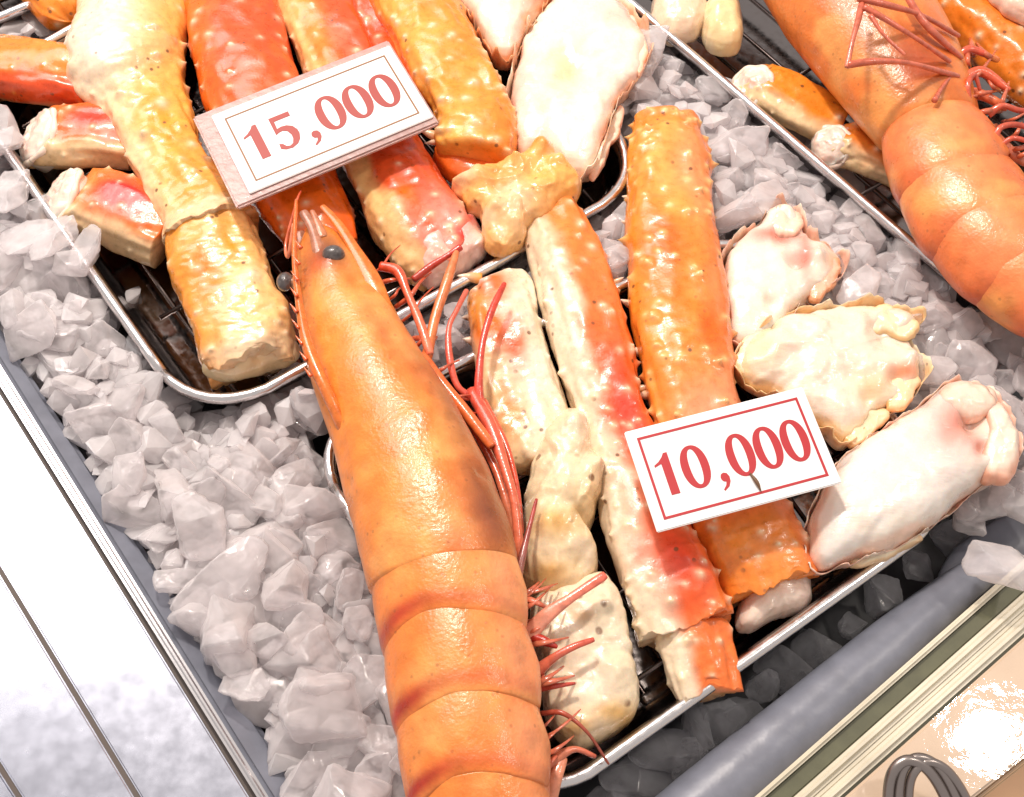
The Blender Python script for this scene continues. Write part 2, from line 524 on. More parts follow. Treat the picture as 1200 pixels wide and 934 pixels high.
def pillow(outline, z, thick, under=.4, n=160, rings=44, amp=.0012, freq=90, seed=0, color=None, rough=4, center=None, squash=2.3, tiltz=(0, 0), dents=()):
    """a plump piece with the traced outline: a domed top, a shallower belly, lumps and folds"""
    out = smooth_outline(outline, n, rough, seed)
    ctr = np.array(center, float) if center is not None else out.mean(0)
    V, S, A = [], [], []
    def zz(px, py):
        return z + tiltz[0] * (px - ctr[0]) + tiltz[1] * (py - ctr[1])
    for side in (1, -1):
        for k in range(rings):
            s = 1 - (k / (rings - 1)) ** 1.6 if side == 1 else (k + 1) / rings
            if side == -1: s = 1 - (k + 1) / rings
            s = max(s, .004)
            prof = (1 - s ** squash) ** (1 / squash)
            for j in range(n):
                q = ctr + (out[j] - ctr) * s
                h = thick * prof if side == 1 else -thick * under * prof
                p = P(q[0], q[1], zz(q[0], q[1]))
                p = p + np.array([0, 0, h]); 
                V.append(p); S.append(s * side); A.append(j)
    V = np.array(V); S = np.array(S); A = np.array(A)
    nz = fbm(V + seed * .77, freq, 3, seed)
    ridg = 1 - np.abs(fbm(V + 4 + seed * .3, freq * .8, 2, seed + 4)) * 2
    V[:, 2] += amp * (nz * 1.4 + ridg * .6 * (np.abs(S) < .95))
    V[:, :2] += amp * .6 * np.c_[fbm(V + 7, freq * 1.3, 2, seed + 11), fbm(V + 17, freq * 1.3, 2, seed + 12)]
    # pixel-like position of each vertex for colouring and dents
    q = ctr[None] + (out[A] - ctr[None]) * np.abs(S)[:, None]
    for (dx, dy, dr, dh) in dents:
        V[:, 2] += np.where(S > 0, dh, 0) * np.exp(-((q[:, 0] - dx) ** 2 + (q[:, 1] - dy) ** 2) / dr ** 2)
    F = []
    for side in (0, 1):
        o = side * rings * n
        for k in range(rings - 1):
            for j in range(n):
                m = (j + 1) % n
                F.append((o + k * n + j, o + k * n + m, o + (k + 1) * n + m, o + (k + 1) * n + j))
    o = rings * n
    for j in range(n):
        m = (j + 1) % n
        F.append((j, o + j, o + m, m))
    F.append(tuple((rings - 1) * n + j for j in range(n)))
    F.append(tuple(o + (rings - 1) * n + j for j in range(n)))
    c = color(q, np.abs(S), V, nz) if color else None
    return V, F, c


def meat_color(base=WHITE, patches=(), edge=None, e0=.8, seed=0):
    def f(q, s, V, nz):
        c = np.tile(np.array(base, float), (len(q), 1))
        n2 = fbm(V + seed, 60, 3, seed + 2)
        c = mix(c, (.88, .74, .58), sstep(0, .5, n2) * .45)
        for (x, y, rx, ry, pc, st) in patches:
            d = ((q[:, 0] - x) / rx) ** 2 + ((q[:, 1] - y) / ry) ** 2
            c = mix(c, np.array(pc) ** 1.25, np.clip(np.exp(-d * (1 + .7 * n2)) * st, 0, 1))
        if edge is not None: c = mix(c, edge, sstep(e0, 1.0, s + .15 * n2) * .9)
        return c
    return f


def bowl(outline, z, lip, grow=1.05, n=160, seed=0, color=None, rough=5, depth=.014, thick=.0016):
    """the shell half under a piece of meat: a bowl with a ragged lip"""
    out = smooth_outline(outline, n, rough, seed + 3)
    ctr = out.mean(0)
    prof = [(0.05, -depth), (.4, -depth * .95), (.7, -depth * .75), (.88, -depth * .4), (.97, -depth * .05), (1.0, lip * .6), (1.015, lip)]
    ring, SS = [], []
    nn = fbm(np.c_[out / 100, np.ones(n) * seed], 9, 3, seed)
    for side in (0, 1):
        for (s, h) in (prof if side == 0 else prof[::-1]):
            for j in range(n):
                g = grow * s + (0 if side == 0 else .012 * (s > .5))
                q = ctr + (out[j] - ctr) * g
                p = P(q[0], q[1], z) + np.array([0, 0, h + (lip * 1.2 * nn[j] if s >= 1 else 0) - (thick if side else 0) * (s < .99)])
                ring.append(p); SS.append(s)
    k = len(prof) * 2
    F = []
    for i in range(k - 1):
        for j in range(n):
            m = (j + 1) % n
            F.append((i * n + j, i * n + m, (i + 1) * n + m, (i + 1) * n + j))
    F.append(tuple(range(n))); F.append(tuple(range((k - 1) * n, k * n)))
    V = np.array(ring)
    V[:, 2] += .0008 * fbm(V, 150, 2, seed)
    c = None
    if color:
        n2 = fbm(V + 2, 90, 3, seed)
        c = np.tile(np.array(color[0], float), (len(V), 1))
        c = mix(c, color[1], sstep(-.1, .3, n2))
    return V, F, c


def meat_piece(label, outline, z, thick, shell=None, name='crab_meat', cat='crab meat', group=None, **kw):
    c = np.mean(np.asarray(outline, float)[:, :2], axis=0)
    root = empty(name, P(c[0], c[1], z - .012), label, cat, group)
    V, F, cc = pillow(outline, z, thick, **kw)
    adopt(mesh('flesh', V, F, M_MEAT, None, cc), root)
    if shell:
        V, F, cc = bowl(shell.get('outline', outline), z + shell.get('dz', 0), shell.get('lip', .003), shell.get('grow', 1.05), seed=shell.get('seed', 1),
                        color=shell.get('color', (ORANGE, PALE)), depth=shell.get('depth', .014))
        adopt(mesh('shell', V, F, M_SHELL, None, cc), root)
    return root


def cut_face(root, px, py, z, rx, ry, nx, ny, seed):
    """the sawn end of a leg: bulging flesh inside a thin white shell ring; (nx, ny) the outward pixel direction"""
    c = P(px, py, z); m = mpp(c)
    a = P(px + nx * 10, py + ny * 10, z) - c; a /= np.linalg.norm(a)
    a = a * .68 + np.array([0, 0, .73])          # sawn a little towards the sky
    a /= np.linalg.norm(a)
    s1 = np.cross(np.array([0, 0, 1.0]), a); s1 /= np.linalg.norm(s1); s2 = np.cross(a, s1)
    R1, R2 = ry * m, ry * m * .80 * .78 / .80 * 1.22
    n, rings = 60, 22
    V, S = [], []
    for k in range(rings):
        s = max(.004, 1 - k / (rings - 1))
        for j in range(n):
            t = 2 * math.pi * j / n
            V.append(c + a * .0015 + s * (s1 * math.cos(t) * R1 + s2 * math.sin(t) * R2) + a * (.0035 * (1 - s ** 3))); S.append(s)
    V = np.array(V); S = np.array(S)
    nz = fbm(V + seed, 170, 3, seed); rd = 1 - 2 * np.abs(fbm(V + 3, 130, 2, seed + 1))
    V = V + a[None] * ((.0018 * nz + .0012 * rd) * (S < .96))[:, None]
    ring0 = [c - a * .01 + (s1 * math.cos(2 * math.pi * j / n) * R1 + s2 * math.sin(2 * math.pi * j / n) * R2) * .97 for j in range(n)]
    off = len(V)
    V = np.vstack([V, ring0])
    F = [(k * n + j, k * n + (j + 1) % n, (k + 1) * n + (j + 1) % n, (k + 1) * n + j) for k in range(rings - 1) for j in range(n)]
    F += [(j, (j + 1) % n, off + (j + 1) % n, off + j) for j in range(n)]
    F.append(tuple((rings - 1) * n + j for j in range(n))); F.append(tuple(off + j for j in range(n)))
    col = np.tile(np.array((.90, .70, .58)), (len(V), 1))
    nz2 = np.r_[nz, np.zeros(n)]; S2 = np.r_[S, np.ones(n)]
    col = mix(col, (.86, .42, .30), sstep(.1, .5, nz2) * .6)
    col = mix(col, (.92, .80, .68), sstep(.8, .92, S2))
    adopt(mesh('cut_flesh', V, F, M_MEAT, None, col), root)
    # thin shell ring
    pts = []
    for j in range(41):
        t = 2 * math.pi * j / 40
        pts.append(c + s1 * math.cos(t) * R1 * 1.02 + s2 * math.sin(t) * R2 * 1.02 + a * .0012 * math.sin(3 * t + seed))
    Vr, Fr, cr = tube(pts, [.0016 + .0004 * math.sin(5 * j) for j in range(41)], 8, 3, color=lambda t: np.array((.92, .74, .60)))
    adopt(mesh('shell_rim', Vr, Fr, M_SHELL, None, cr), root)


# ------------------------------------------------------------------ the setting
def strip(name, edge_a, edge_b, z, depth, mat, kind='structure', bevel=.0015, za=None, zb=None, parent=None):
    """a solid bar between two traced edge lines, top at z, bottom at z - depth"""
    A = px_line([(x, y, z if za is None else za) for x, y in edge_a]); B = px_line([(x, y, z if zb is None else zb) for x, y in edge_b])
    n = len(A)
    V = list(A) + list(B) + [a - np.array([0, 0, depth]) for a in A] + [b - np.array([0, 0, depth]) for b in B]
    F = []
    for i in range(n - 1):
        F += [(i, i + 1, n + i + 1, n + i), (2 * n + i, 3 * n + i, 3 * n + i + 1, 2 * n + i + 1),
              (i, 2 * n + i, 2 * n + i + 1, i + 1), (n + i, n + i + 1, 3 * n + i + 1, 3 * n + i)]
    F += [(0, n, 3 * n, 2 * n), (n - 1, 3 * n - 1, 4 * n - 1, 2 * n - 1)]
    o = mesh(name, V, F, mat, parent, smooth=False)
    if bevel:
        bm = bmesh.new(); bm.from_mesh(o.data)
        bmesh.ops.bevel(bm, geom=[e for e in bm.edges if e.calc_face_angle(0) > .6], offset=bevel, segments=3, affect='EDGES', clamp_overlap=True)
        bm.to_mesh(o.data); bm.free()
        o.data.shade_smooth()
        o.data.set_sharp_from_angle(angle=math.radians(40))
    if kind and not parent: tag(o, kind=kind)
    return o


def ext(x0, y0, x1, y1, a=-.6, b=1.6):
    return [(x0 + (x1 - x0) * a, y0 + (y1 - y0) * a), (x0 + (x1 - x0) * b, y0 + (y1 - y0) * b)]


# dark tub bottom under the ice
q = [P(-500, 1500, -.07), P(1900, 1500, -.07), P(1900, -700, -.07), P(-500, -700, -.07)]
tag(mesh('tub_floor', q, [(0, 1, 2, 3)], M_TUB, smooth=False), kind='structure')

# left: grey liner edge, steel moulding, dark groove, steel plates with seams
LN_R = ext(0, 385, 353, 925); LN_L = ext(0, 427, 313, 931); MO_L = ext(0, 452, 299, 931); GR_L = ext(0, 463, 290, 931)
strip('liner_edge', LN_L, LN_R, -.001, .05, M_LINER, bevel=.0022, za=.0005, zb=-.006)
strip('steel_moulding', MO_L, LN_L, .004, .05, M_MOULD, bevel=.0018)
strip('counter_groove', GR_L, MO_L, -.002, .04, M_DARKGAP, bevel=0)
SE1 = ext(27, 707, 163, 931, -2.4, 2.4); SE1b = ext(21, 709, 155, 931, -2.4, 2.4)
SE2 = ext(0, 893, 24, 931, -14, 10); SE2b = ext(-7, 895, 16, 931, -14, 10)
counter = empty('steel_counter', P(60, 700, -.04), 'brushed steel counter top of flat plates beside the ice', 'counter')
counter['kind'] = 'structure'; del counter['category']
for a, b in ((SE1, GR_L), (SE2, SE1b)):
    adopt(strip('steel_plate', a, b, .0025, .04, M_PLATE, kind=None, bevel=.0008), counter)
adopt(strip('steel_plate', ext(-700, 893, -676, 931, -14, 10), SE2b, .0025, .04, M_PLATE, kind=None, bevel=.0008), counter)
for a, b in ((SE1b, SE1), (SE2b, SE2)):
    adopt(strip('seam', a, b, .0012, .03, M_DARKGAP, kind=None, bevel=0), counter)

# right: cream trim, olive strip, moulding with two grooves, cream counter
ZR = -.006
TR0 = ext(884, 934, 1200, 655); TR1 = ext(896, 934, 1200, 667); OL1 = ext(930, 934, 1200, 694)
G1 = ext(952, 934, 1200, 714); G2 = ext(962, 934, 1200, 722); G3 = ext(984, 934, 1200, 742); G4 = ext(990, 934, 1200, 747)
strip('counter_lip', TR0, TR1, ZR + .003, .05, M_TRIM, bevel=.0012)
strip('olive_strip', TR1, OL1, ZR, .05, M_OLIVE, bevel=.0006)
strip('counter_moulding', OL1, G1, ZR + .003, .05, M_TRIM, bevel=.0018)
strip('counter_moulding.001', G1, G2, ZR + .0005, .05, M_TRIM, bevel=.0004)
strip('counter_moulding.002', G2, G3, ZR + .0035, .05, M_TRIM, bevel=.0018)
strip('counter_moulding.003', G3, G4, ZR, .05, M_OLIVE, bevel=0)
CE = ext(1142, 934, 1200, 888, -3, 8); CE2 = ext(1154, 934, 1212, 888, -3, 8)
strip('front_counter', ext(990, 934, 1200, 747), ext(1142, 934, 1200, 888, -2.17, 5.79), ZR + .002, .05, M_CREAM, bevel=.001)
strip('counter_edge_strip', CE, CE2, ZR - .001, .05, M_TAN, bevel=.0006)
strip('lower_shelf', CE2, ext(1700, 934, 1758, 888, -3, 8), ZR - .02, .03, simple('tan_shelf', (.78, .45, .22), .4, 0, .1, 40, mott=.1), bevel=0)

# rolled grey vinyl along the front of the ice
V, F, c = loft([(560, 1165, -.022, 42), (700, 1050, -.021, 43), (832, 938, -.020, 42), (935, 850, -.018, 38), (1028, 770, -.017, 33), (1092, 714, -.017, 27), (1140, 676, -.017, 21), (1166, 656, -.018, 14)],
               180, 48, hh=.8, amp=.0007, freq=45, seed=5, ends=('cut', 'round'))
tag(mesh('rolled_liner', V, F, M_LINER), kind='structure')


V, F, c = pillow([(1098, 690), (1112, 650), (1150, 618), (1210, 585), (1330, 500), (1420, 440), (1440, 500), (1330, 590), (1200, 668), (1150, 705)], -.024, .008, n=120, rings=24, seed=6, amp=.0012, freq=60, rough=1)
tag(mesh('liner_flap', V, F, M_LINER), kind='structure')


# ------------------------------------------------------------------ trays
def rounded(poly, r, k=9):
    out = []
    n = len(poly)
    for i in range(n):
        p0, p1, p2 = poly[i - 1], poly[i], poly[(i + 1) % n]
        a = (p0 - p1) / np.linalg.norm(p0 - p1); b = (p2 - p1) / np.linalg.norm(p2 - p1)
        A, B = p1 + a * r, p1 + b * r
        for t in np.linspace(0, 1, k):
            out.append((1 - t) ** 2 * A + 2 * t * (1 - t) * (p1 + (a + b) * r * .12) + t * t * B)
        # straight run, so that the rings stay even
        C2 = p2 + ((p1 - p2) / np.linalg.norm(p1 - p2)) * r
        for t in np.linspace(0, 1, 14)[1:-1]:
            out.append(B * (1 - t) + C2 * t)
    return np.array(out)


def inset(poly, d):
    n = len(poly); out = []
    c = np.mean(poly, axis=0)
    for i in range(n):
        p0, p1, p2 = poly[i - 1], poly[i], poly[(i + 1) % n]
        e1 = (p1 - p0) / np.linalg.norm(p1 - p0); e2 = (p2 - p1) / np.linalg.norm(p2 - p1)
        n1 = np.array([-e1[1], e1[0], 0]); n2 = np.array([-e2[1], e2[0], 0])
        if np.dot(n1, c - p1) < 0: n1 = -n1
        if np.dot(n2, c - p1) < 0: n2 = -n2
        out.append(p1 + d * (n1 + n2) / (1 + np.dot(n1, n2)))
    return out


def tray(corners, label, rad=.032, z=0., depth=.026, group='steel trays of seafood set in the ice'):
    poly = [P(x, y, z) for x, y in corners]
    root = empty('steel_tray', np.mean(poly, axis=0) - np.array([0, 0, depth]), label, 'tray', group)
    prof = [(.0, -.0012), (.0014, .0006), (.0036, .0008), (.0052, -.0012), (.0058, -.004), (.0085, -depth * .7), (.0105, -depth * .9), (.016, -depth), ]
    rings = []
    for (d, h) in prof:
        pl = inset(poly, d)
        rings.append(rounded(pl, max(.008, rad - d)) + np.array([0, 0, h]))
    n = len(rings[0])
    V = list(np.vstack(rings)); F = []
    for i in range(len(rings) - 1):
        for j in range(n):
            F.append((i * n + j, i * n + (j + 1) % n, (i + 1) * n + (j + 1) % n, (i + 1) * n + j))
    F.append(tuple(range((len(rings) - 1) * n, len(rings) * n)))
    # outside skin
    o = len(V)
    for (d, h) in ((.0, -.0012), (.003, -.004), (.0075, -depth * .7), (.015, -depth - .0009)):
        V += list(rounded(inset(poly, d), max(.008, rad - d)) + np.array([0, 0, h - .0009]))
    for i in range(3):
        for j in range(n):
            F.append((o + i * n + j, o + (i + 1) * n + j, o + (i + 1) * n + (j + 1) % n, o + i * n + (j + 1) % n))
    F.append(tuple(range(o + 3 * n, o + 4 * n)))
    for j in range(n):
        F.append((j, o + j, o + (j + 1) % n, (j + 1) % n))
    adopt(mesh('basin', V, F, M_STEEL), root)
    # rolled edge
    rim = rounded(inset(poly, .0018), rad - .0018) + np.array([0, 0, .0004])
    Vr, Fr, _ = tube(np.vstack([rim, rim[:1]]), [.0026] * (n + 1), 12, 1)
    adopt(mesh('rolled_rim', Vr, Fr, M_RIM), root)
    # drain grid of wires lying in the tray
    pl = inset(poly, .018)
    k = 0
    for (a, b, c, d, m) in ((pl[0], pl[1], pl[3], pl[2], 13), (pl[0], pl[3], pl[1], pl[2], 5)):
        for t in np.linspace(.04, .96, m):
            p, q2 = a * (1 - t) + b * t, c * (1 - t) + d * t
            h = np.array([0, 0, -depth + .0055 + (.0022 if m == 5 else 0)])
            Vw, Fw, _ = tube([p + h, q2 + h], [.0012, .0012], 8, 1)
            adopt(mesh('wire', Vw, Fw, M_STEEL_DARK), root)
    return root


T1 = [(232, 505), (772, 208), (438, -165), (-48, 105)]
T2 = [(352, 512), (872, 262), (1132, 596), (618, 964)]
T3 = [(1188, 394), (1660, 100), (1050, -380), (600, -112)]
T4 = [(100, -18), (-60, -260), (-330, -140), (-170, 95)]
tray(T1, 'steel tray of red crab legs under the 15,000 card', rad=.036)
tray(T2, 'steel tray of crab legs and white meat under the 10,000 card', rad=.03)
tray(T3, 'steel tray holding the prawn with crossed feelers at top right', rad=.036)
tray(T4, 'bare steel tray corner at the top left edge of the ice', rad=.03)


# ------------------------------------------------------------------ ice
def ice_mesh(seed, squash=None, lo=False):
    r = random.Random(seed)
    bm = bmesh.new()
    sx, sy, sz = r.uniform(.9, 1.4), r.uniform(.7, 1.1), squash or r.uniform(.38, .66)
    for _ in range(r.randint(13, 20)):
        v = Vector((r.uniform(-1, 1), r.uniform(-1, 1), r.uniform(-1, 1)))
        m = max(abs(v.x), abs(v.y), abs(v.z)); l = v.length
        v = v / (m * .8 + l * .2) * r.uniform(.82, 1.1)
        bm.verts.new((v.x * sx, v.y * sy, v.z * sz))
    bmesh.ops.convex_hull(bm, input=bm.verts)
    bmesh.ops.delete(bm, geom=[v for v in bm.verts if not v.link_faces], context='VERTS')
    bmesh.ops.dissolve_limit(bm, angle_limit=math.radians(20), verts=bm.verts, edges=bm.edges)
    if not lo:
        bmesh.ops.bevel(bm, geom=list(bm.edges) + list(bm.verts), offset=.09, segments=2, affect='EDGES', profile=.6, clamp_overlap=True)
    bmesh.ops.triangulate(bm, faces=bm.faces)
    if not lo:
        for _ in range(2):
            bmesh.ops.subdivide_edges(bm, edges=[e for e in bm.edges if e.calc_length() > .16], cuts=1)
            bmesh.ops.triangulate(bm, faces=bm.faces)
        co = np.array([v.co[:] for v in bm.verts])
        nn = np.c_[fbm(co + seed, 3.0, 3, seed), fbm(co + seed + 5, 3.0, 3, seed + 1), fbm(co + seed + 9, 3.0, 3, seed + 2)]
        for v, d in zip(bm.verts, nn): v.co += Vector(d) * .085
    bmesh.ops.recalc_face_normals(bm, faces=bm.faces)
    me = bpy.data.meshes.new('ice_lump'); bm.to_mesh(me); bm.free()
    if not lo: me.shade_smooth()
    return me


ICE = [ice_mesh(100 + k) for k in range(26)]
for me in ICE:
    me.materials.append(M_ICE)
    for v in me.vertices: v.co *= .0112           # half a lump is about a centimetre


def poly_dist(poly, x, y):
    best = 1e9
    for i in range(len(poly)):
        x1, y1 = poly[i]; x2, y2 = poly[(i + 1) % len(poly)]
        t = max(0, min(1, ((x - x1) * (x2 - x1) + (y - y1) * (y2 - y1)) / ((x2 - x1) ** 2 + (y2 - y1) ** 2)))
        best = min(best, math.hypot(x - x1 - t * (x2 - x1), y - y1 - t * (y2 - y1)))
    return best


TRAYS = [T1, T2, T3, T4]


def scatter(poly, gap, n_try, seed, keep=15):
    r = random.Random(seed); pts = []
    xs = [p[0] for p in poly]; ys = [p[1] for p in poly]
    for _ in range(n_try):
        x, y = r.uniform(min(xs), max(xs)), r.uniform(min(ys), max(ys))
        if not inside(poly, x, y): continue
        if any(inside(t, x, y) or poly_dist(t, x, y) < keep for t in TRAYS): continue
        if any((x - a) ** 2 + (y - b) ** 2 < gap * gap for a, b in pts): continue
        pts.append((x, y))
    return pts


R_LEFT = [(-40, 150), (-40, 345), (0, 372), (120, 530), (240, 720), (365, 925), (440, 1000), (600, 985), (330, 520), (200, 520), (90, 310), (-30, 130)]
R_RIGHT = [(640, -60), (760, 30), (1190, 400), (1300, 400), (1300, 560), (1170, 612), (1120, 610), (870, 270), (775, 215), (600, -60)]
R_GAP = [(230, 500), (300, 620), (380, 600), (372, 520), (560, 430), (780, 310), (880, 268), (780, 205), (500, 350)]
R_FRONT = [(640, 985), (1140, 615), (1100, 650), (1000, 735), (880, 840), (760, 945), (720, 1000)]
R_TOP = [(40, 70), (110, 30), (200, -40), (110, -30), (70, 5), (-60, 80)]
REG = [
    (R_LEFT, 30, 'rough translucent lump of ice heaped between steel counter and prawn', 'ice lumps heaped along the steel counter', .000, 10),
    (R_RIGHT, 27, 'pale lump of ice heaped between crab tray and upper right tray', 'ice lumps heaped between the trays', -.002, 10),
    (R_GAP, 25, 'grey lump of ice wedged in the gap between two crab trays', 'ice lumps wedged between the two crab trays', -.012, 9),
    (R_FRONT, 27, 'shade-tinted wet lump of ice between front tray rim and rolled grey liner', 'ice lumps below the front tray rim', -.040, 12),
    (R_TOP, 24, 'grey lump of ice behind the crab legs at top left', 'ice lumps behind the crab legs', -.006, 9),
]
count = 0
rr = random.Random(3)


MARKS = {
    0: [((40, 250), 'below the sawn crab stumps'), ((110, 420), 'beside the left rim of the 15,000 tray'), ((230, 520), 'under the corner of the 15,000 tray'), ((330, 560), 'left of the prawn head'),
        ((200, 640), 'along the upper grey liner edge'), ((330, 700), 'left of the first tail plate of the big prawn'), ((320, 830), 'against the lower grey liner edge'), ((410, 900), 'left of the lowest tail plates of the big prawn')],
    1: [((690, 10), 'beside the big white meat'), ((800, 110), 'above the tip of the spiny orange leg'), ((880, 210), 'between the spiny orange leg and the upper right tray'), ((960, 290), 'beyond the pink edged meat'),
        ((1030, 300), 'below the rim of the upper right tray'), ((1110, 400), 'beyond the cream claw meat'), ((1180, 430), 'at the corner of the upper right tray'), ((1190, 560), 'beside the broken end of the biggest claw meat')],
    2: [((330, 510), 'beside the prawn head'), ((560, 400), 'behind the cream jointed leg'), ((715, 270), 'by the big white meat'), ((840, 250), 'beside the spiny orange leg')],
    3: [((720, 930), 'below the sawn tip of the cream leg'), ((900, 800), 'below the tip of the long jointed leg'), ((1080, 660), 'near the front right tray corner')],
    4: [((60, 60), 'behind the left crab legs')],
}
WORDS = {0: ('Rough', 'lump of frosted ice'), 1: ('Pale', 'lump of frosted ice'), 2: ('Grey', 'lump of wedged ice'), 3: ('Shade-tinted wet', 'lump of ice'), 4: ('Grey', 'lump of ice')}


def ice_label(k, x, y, s):
    where = min(MARKS[k], key=lambda m: (m[0][0] - x) ** 2 + (m[0][1] - y) ** 2)[1]
    size = 'small' if s < .8 else ('large' if s > 1.1 else 'middling')
    return ('%s %s %s %s' % (size, WORDS[k][0].lower(), WORDS[k][1], where)).replace('  ', ' ')


ICE_WET_SHADED = []
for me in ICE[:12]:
    m2 = me.copy(); m2.materials.clear(); m2.materials.append(M_ICE_WET_SHADED); ICE_WET_SHADED.append(m2)


def place_ice(me, x, y, z, s, label, group):
    global count
    o = bpy.data.objects.new('ice_lump', me); COL.objects.link(o)
    o.location = P(x, y, z); o.scale = (s * rr.uniform(.85, 1.2), s * rr.uniform(.85, 1.15), s)
    o.rotation_euler = (rr.uniform(-.2, .55), rr.uniform(-.4, .4), rr.uniform(0, 6.28))
    tag(o, label, 'ice', group)
    count += 1
    return o


for k, (poly, gap, label, group, z0, keep) in enumerate(REG):
    pts = scatter(poly, gap, 6000, 40 + k, keep)
    for (x, y) in pts:
        near = min(poly_dist(t, x, y) for t in TRAYS)
        lift = min(1, near / 90)
        s = rr.choice((.75, .9, 1.0, 1.1, 1.35)) * (.8 + .3 * lift) * (1.0 if k < 2 else .9)
        dl = 200
        if k == 0:
            # distance to the liner: keep lumps off it
            x1, y1, x2, y2 = 0, 385, 353, 925
            dl = ((x - x1) * (y2 - y1) - (y - y1) * (x2 - x1)) / math.hypot(x2 - x1, y2 - y1)
            if dl < 14: s = min(s, .8)
        z = z0 + rr.uniform(-.007, .006) * (.4 + .6 * lift) + (.002 * lift - .004 * (1 - lift))
        place_ice(rr.choice(ICE_WET_SHADED if k == 3 else ICE), x, y, z, s, ice_label(k, x, y, s), group)
for x, y, s, where in ((-8, 168, 1.0, 'on the rim by the upper sawn stump'), (14, 212, .8, 'on the rim between the sawn stumps'), (8, 232, 1.1, 'on the rim left of the lower sawn stump'),
                       (62, 284, 1.0, 'over the rim below the lower sawn stump'), (88, 300, .8, 'at the end of the buried part of the rim'), (-32, 127, 1.0, 'at the back end of the buried rim'), (-2, 150, 1.0, 'on the rim above the upper sawn stump'), (100, 292, .9, 'where the left rim comes out of the ice'), (-20, 205, 1.0, 'at the left picture edge over the rim'), (30, 285, 1.1, 'outside the rim below the lower sawn stump'),
                       (860, 250, .9, 'at the back right tray corner'), (898, 235, 1.0, 'behind the pink edged meat'), (1010, 340, 1.0, 'above the cream claw meat'), (1085, 372, 1.0, 'at the tip of the cream claw meat'),
                       (1095, 430, .9, 'between cream and biggest claw meat'), (760, 45, .9, 'against the rim below the creamy scrap'), (720, 300, .8, 'between the two long legs')):
    place_ice(rr.choice(ICE), x, y, .006, s, 'frosted ice lump lying ' + where, 'ice lumps fallen over the tray rims')
place_ice(ICE[4], 1166, 660, .014, .95, 'single clear chip of ice resting alone on the rolled grey liner', None)
print('ice lumps', count)

# the packed ice underneath: one mass
bm = bmesh.new()
LOW = [ice_mesh(300 + k, lo=True) for k in range(10)]
for layer, (gap, zl, sz, keep) in enumerate(((26, -.022, .016, 6), (13, -.004, .0070, 6))):
    for x, y in scatter([(-250, -300), (1500, -300), (1500, 1150), (-250, 1150)], gap, 9000 if layer == 0 else 26000, 77 + layer, keep):
        dl = (x * (925 - 385) - (y - 385) * 353) / math.hypot(353, 540)
        dr = ((x - 884) * (655 - 934) - (y - 934) * (1200 - 884)) / math.hypot(316, 279)
        if dl < (16 if layer == 0 else 9) or dr < 190: continue
        near = min(poly_dist(t, x, y) for t in TRAYS)
        low = .03 if dr < 190 else 0
        me = rr.choice(LOW)
        b2 = bmesh.new(); b2.from_mesh(me)
        k = sz * rr.uniform(.7, 1.25)
        zz = zl - (.012 if near < 20 else 0) - low + (rr.uniform(-.004, .005) if layer else 0)
        bmesh.ops.transform(b2, matrix=Matrix.LocRotScale(Vector(P(x, y, zz)), Euler((rr.uniform(-.6, .6), rr.uniform(-.6, .6), rr.uniform(0, 6))), Vector([k] * 3)), verts=b2.verts)
        tmp = bpy.data.meshes.new('t'); b2.to_mesh(tmp); b2.free(); bm.from_mesh(tmp); bpy.data.meshes.remove(tmp)
me = bpy.data.meshes.new('crushed_ice'); bm.to_mesh(me); bm.free()
tag(link('crushed_ice', me, M_ICE_PACK), 'packed crushed ice filling the display under the trays', None, None, 'stuff')

# ------------------------------------------------------------------ crab legs, left tray
long_leg = leg([dict(ctrl=[(150, -70, 0.003, 62), (156, 0, 0.003, 63), (149, 60, 0.003, 66), (154, 90, 0.003, 64), (167, 117, 0.003, 50), (182, 150, 0.003, 46), (197, 185, 0.003, 43), (217, 216, 0.003, 44), (238, 248, 0.003, 50), (247, 272, 0.003, 53)], power=2.1, seed=1, amp=.002, jag=.006,
          bumps=rows((-75, -20, 40, 85), 7, .0028, .0030, 101) + rand_bumps(34, 1, h=(.0008, .002)) + [(.3, -60, .006, .004), (.22, -85, .007, .005), (.55, 20, .004, .002)],
          color=palette((.93, .42, .07), (.92, .64, .34), -1, .15, .9, [(.25, -.35, .2, .7, WHITE, .95), (.62, .2, .16, .4, (.92, .42, .05), .9), (.85, -.1, .1, .5, (.92, .44, .10), .8), (.97, 0, .05, 1, PALE, .7)], seed=1, blotch=(.93, .50, .14), under=(.90, .52, .18))),
     dict(ctrl=[(240, 262, 0, 46), (248, 286, 0.001, 54), (256, 312, 0.001, 58), (267, 342, 0.001, 55), (280, 375, 0, 58), (289, 408, -0.001, 56), (294, 430, -0.002, 48)], seed=2, amp=.0022, jag=.007, ends=('soft', 'cut'),
          bumps=rand_bumps(24, 2, h=(.0005, .0014)) + [(.55, 25, .008, .003)],
          color=palette((.93, .54, .20), (.90, .32, .04), -1, .05, .8, [(.45, -.2, .2, .4, (.90, .30, .03), .9), (.95, .2, .1, 1, PALE, .9), (.35, .4, .2, .3, (.92, .40, .05), .8), (.6, .3, .15, .3, (.90, .66, .30), .7)], seed=2, blotch=(.90, .40, .08), under=(.88, .42, .12)))],
    'longest pale yellow crab leg lying at the left of its tray')

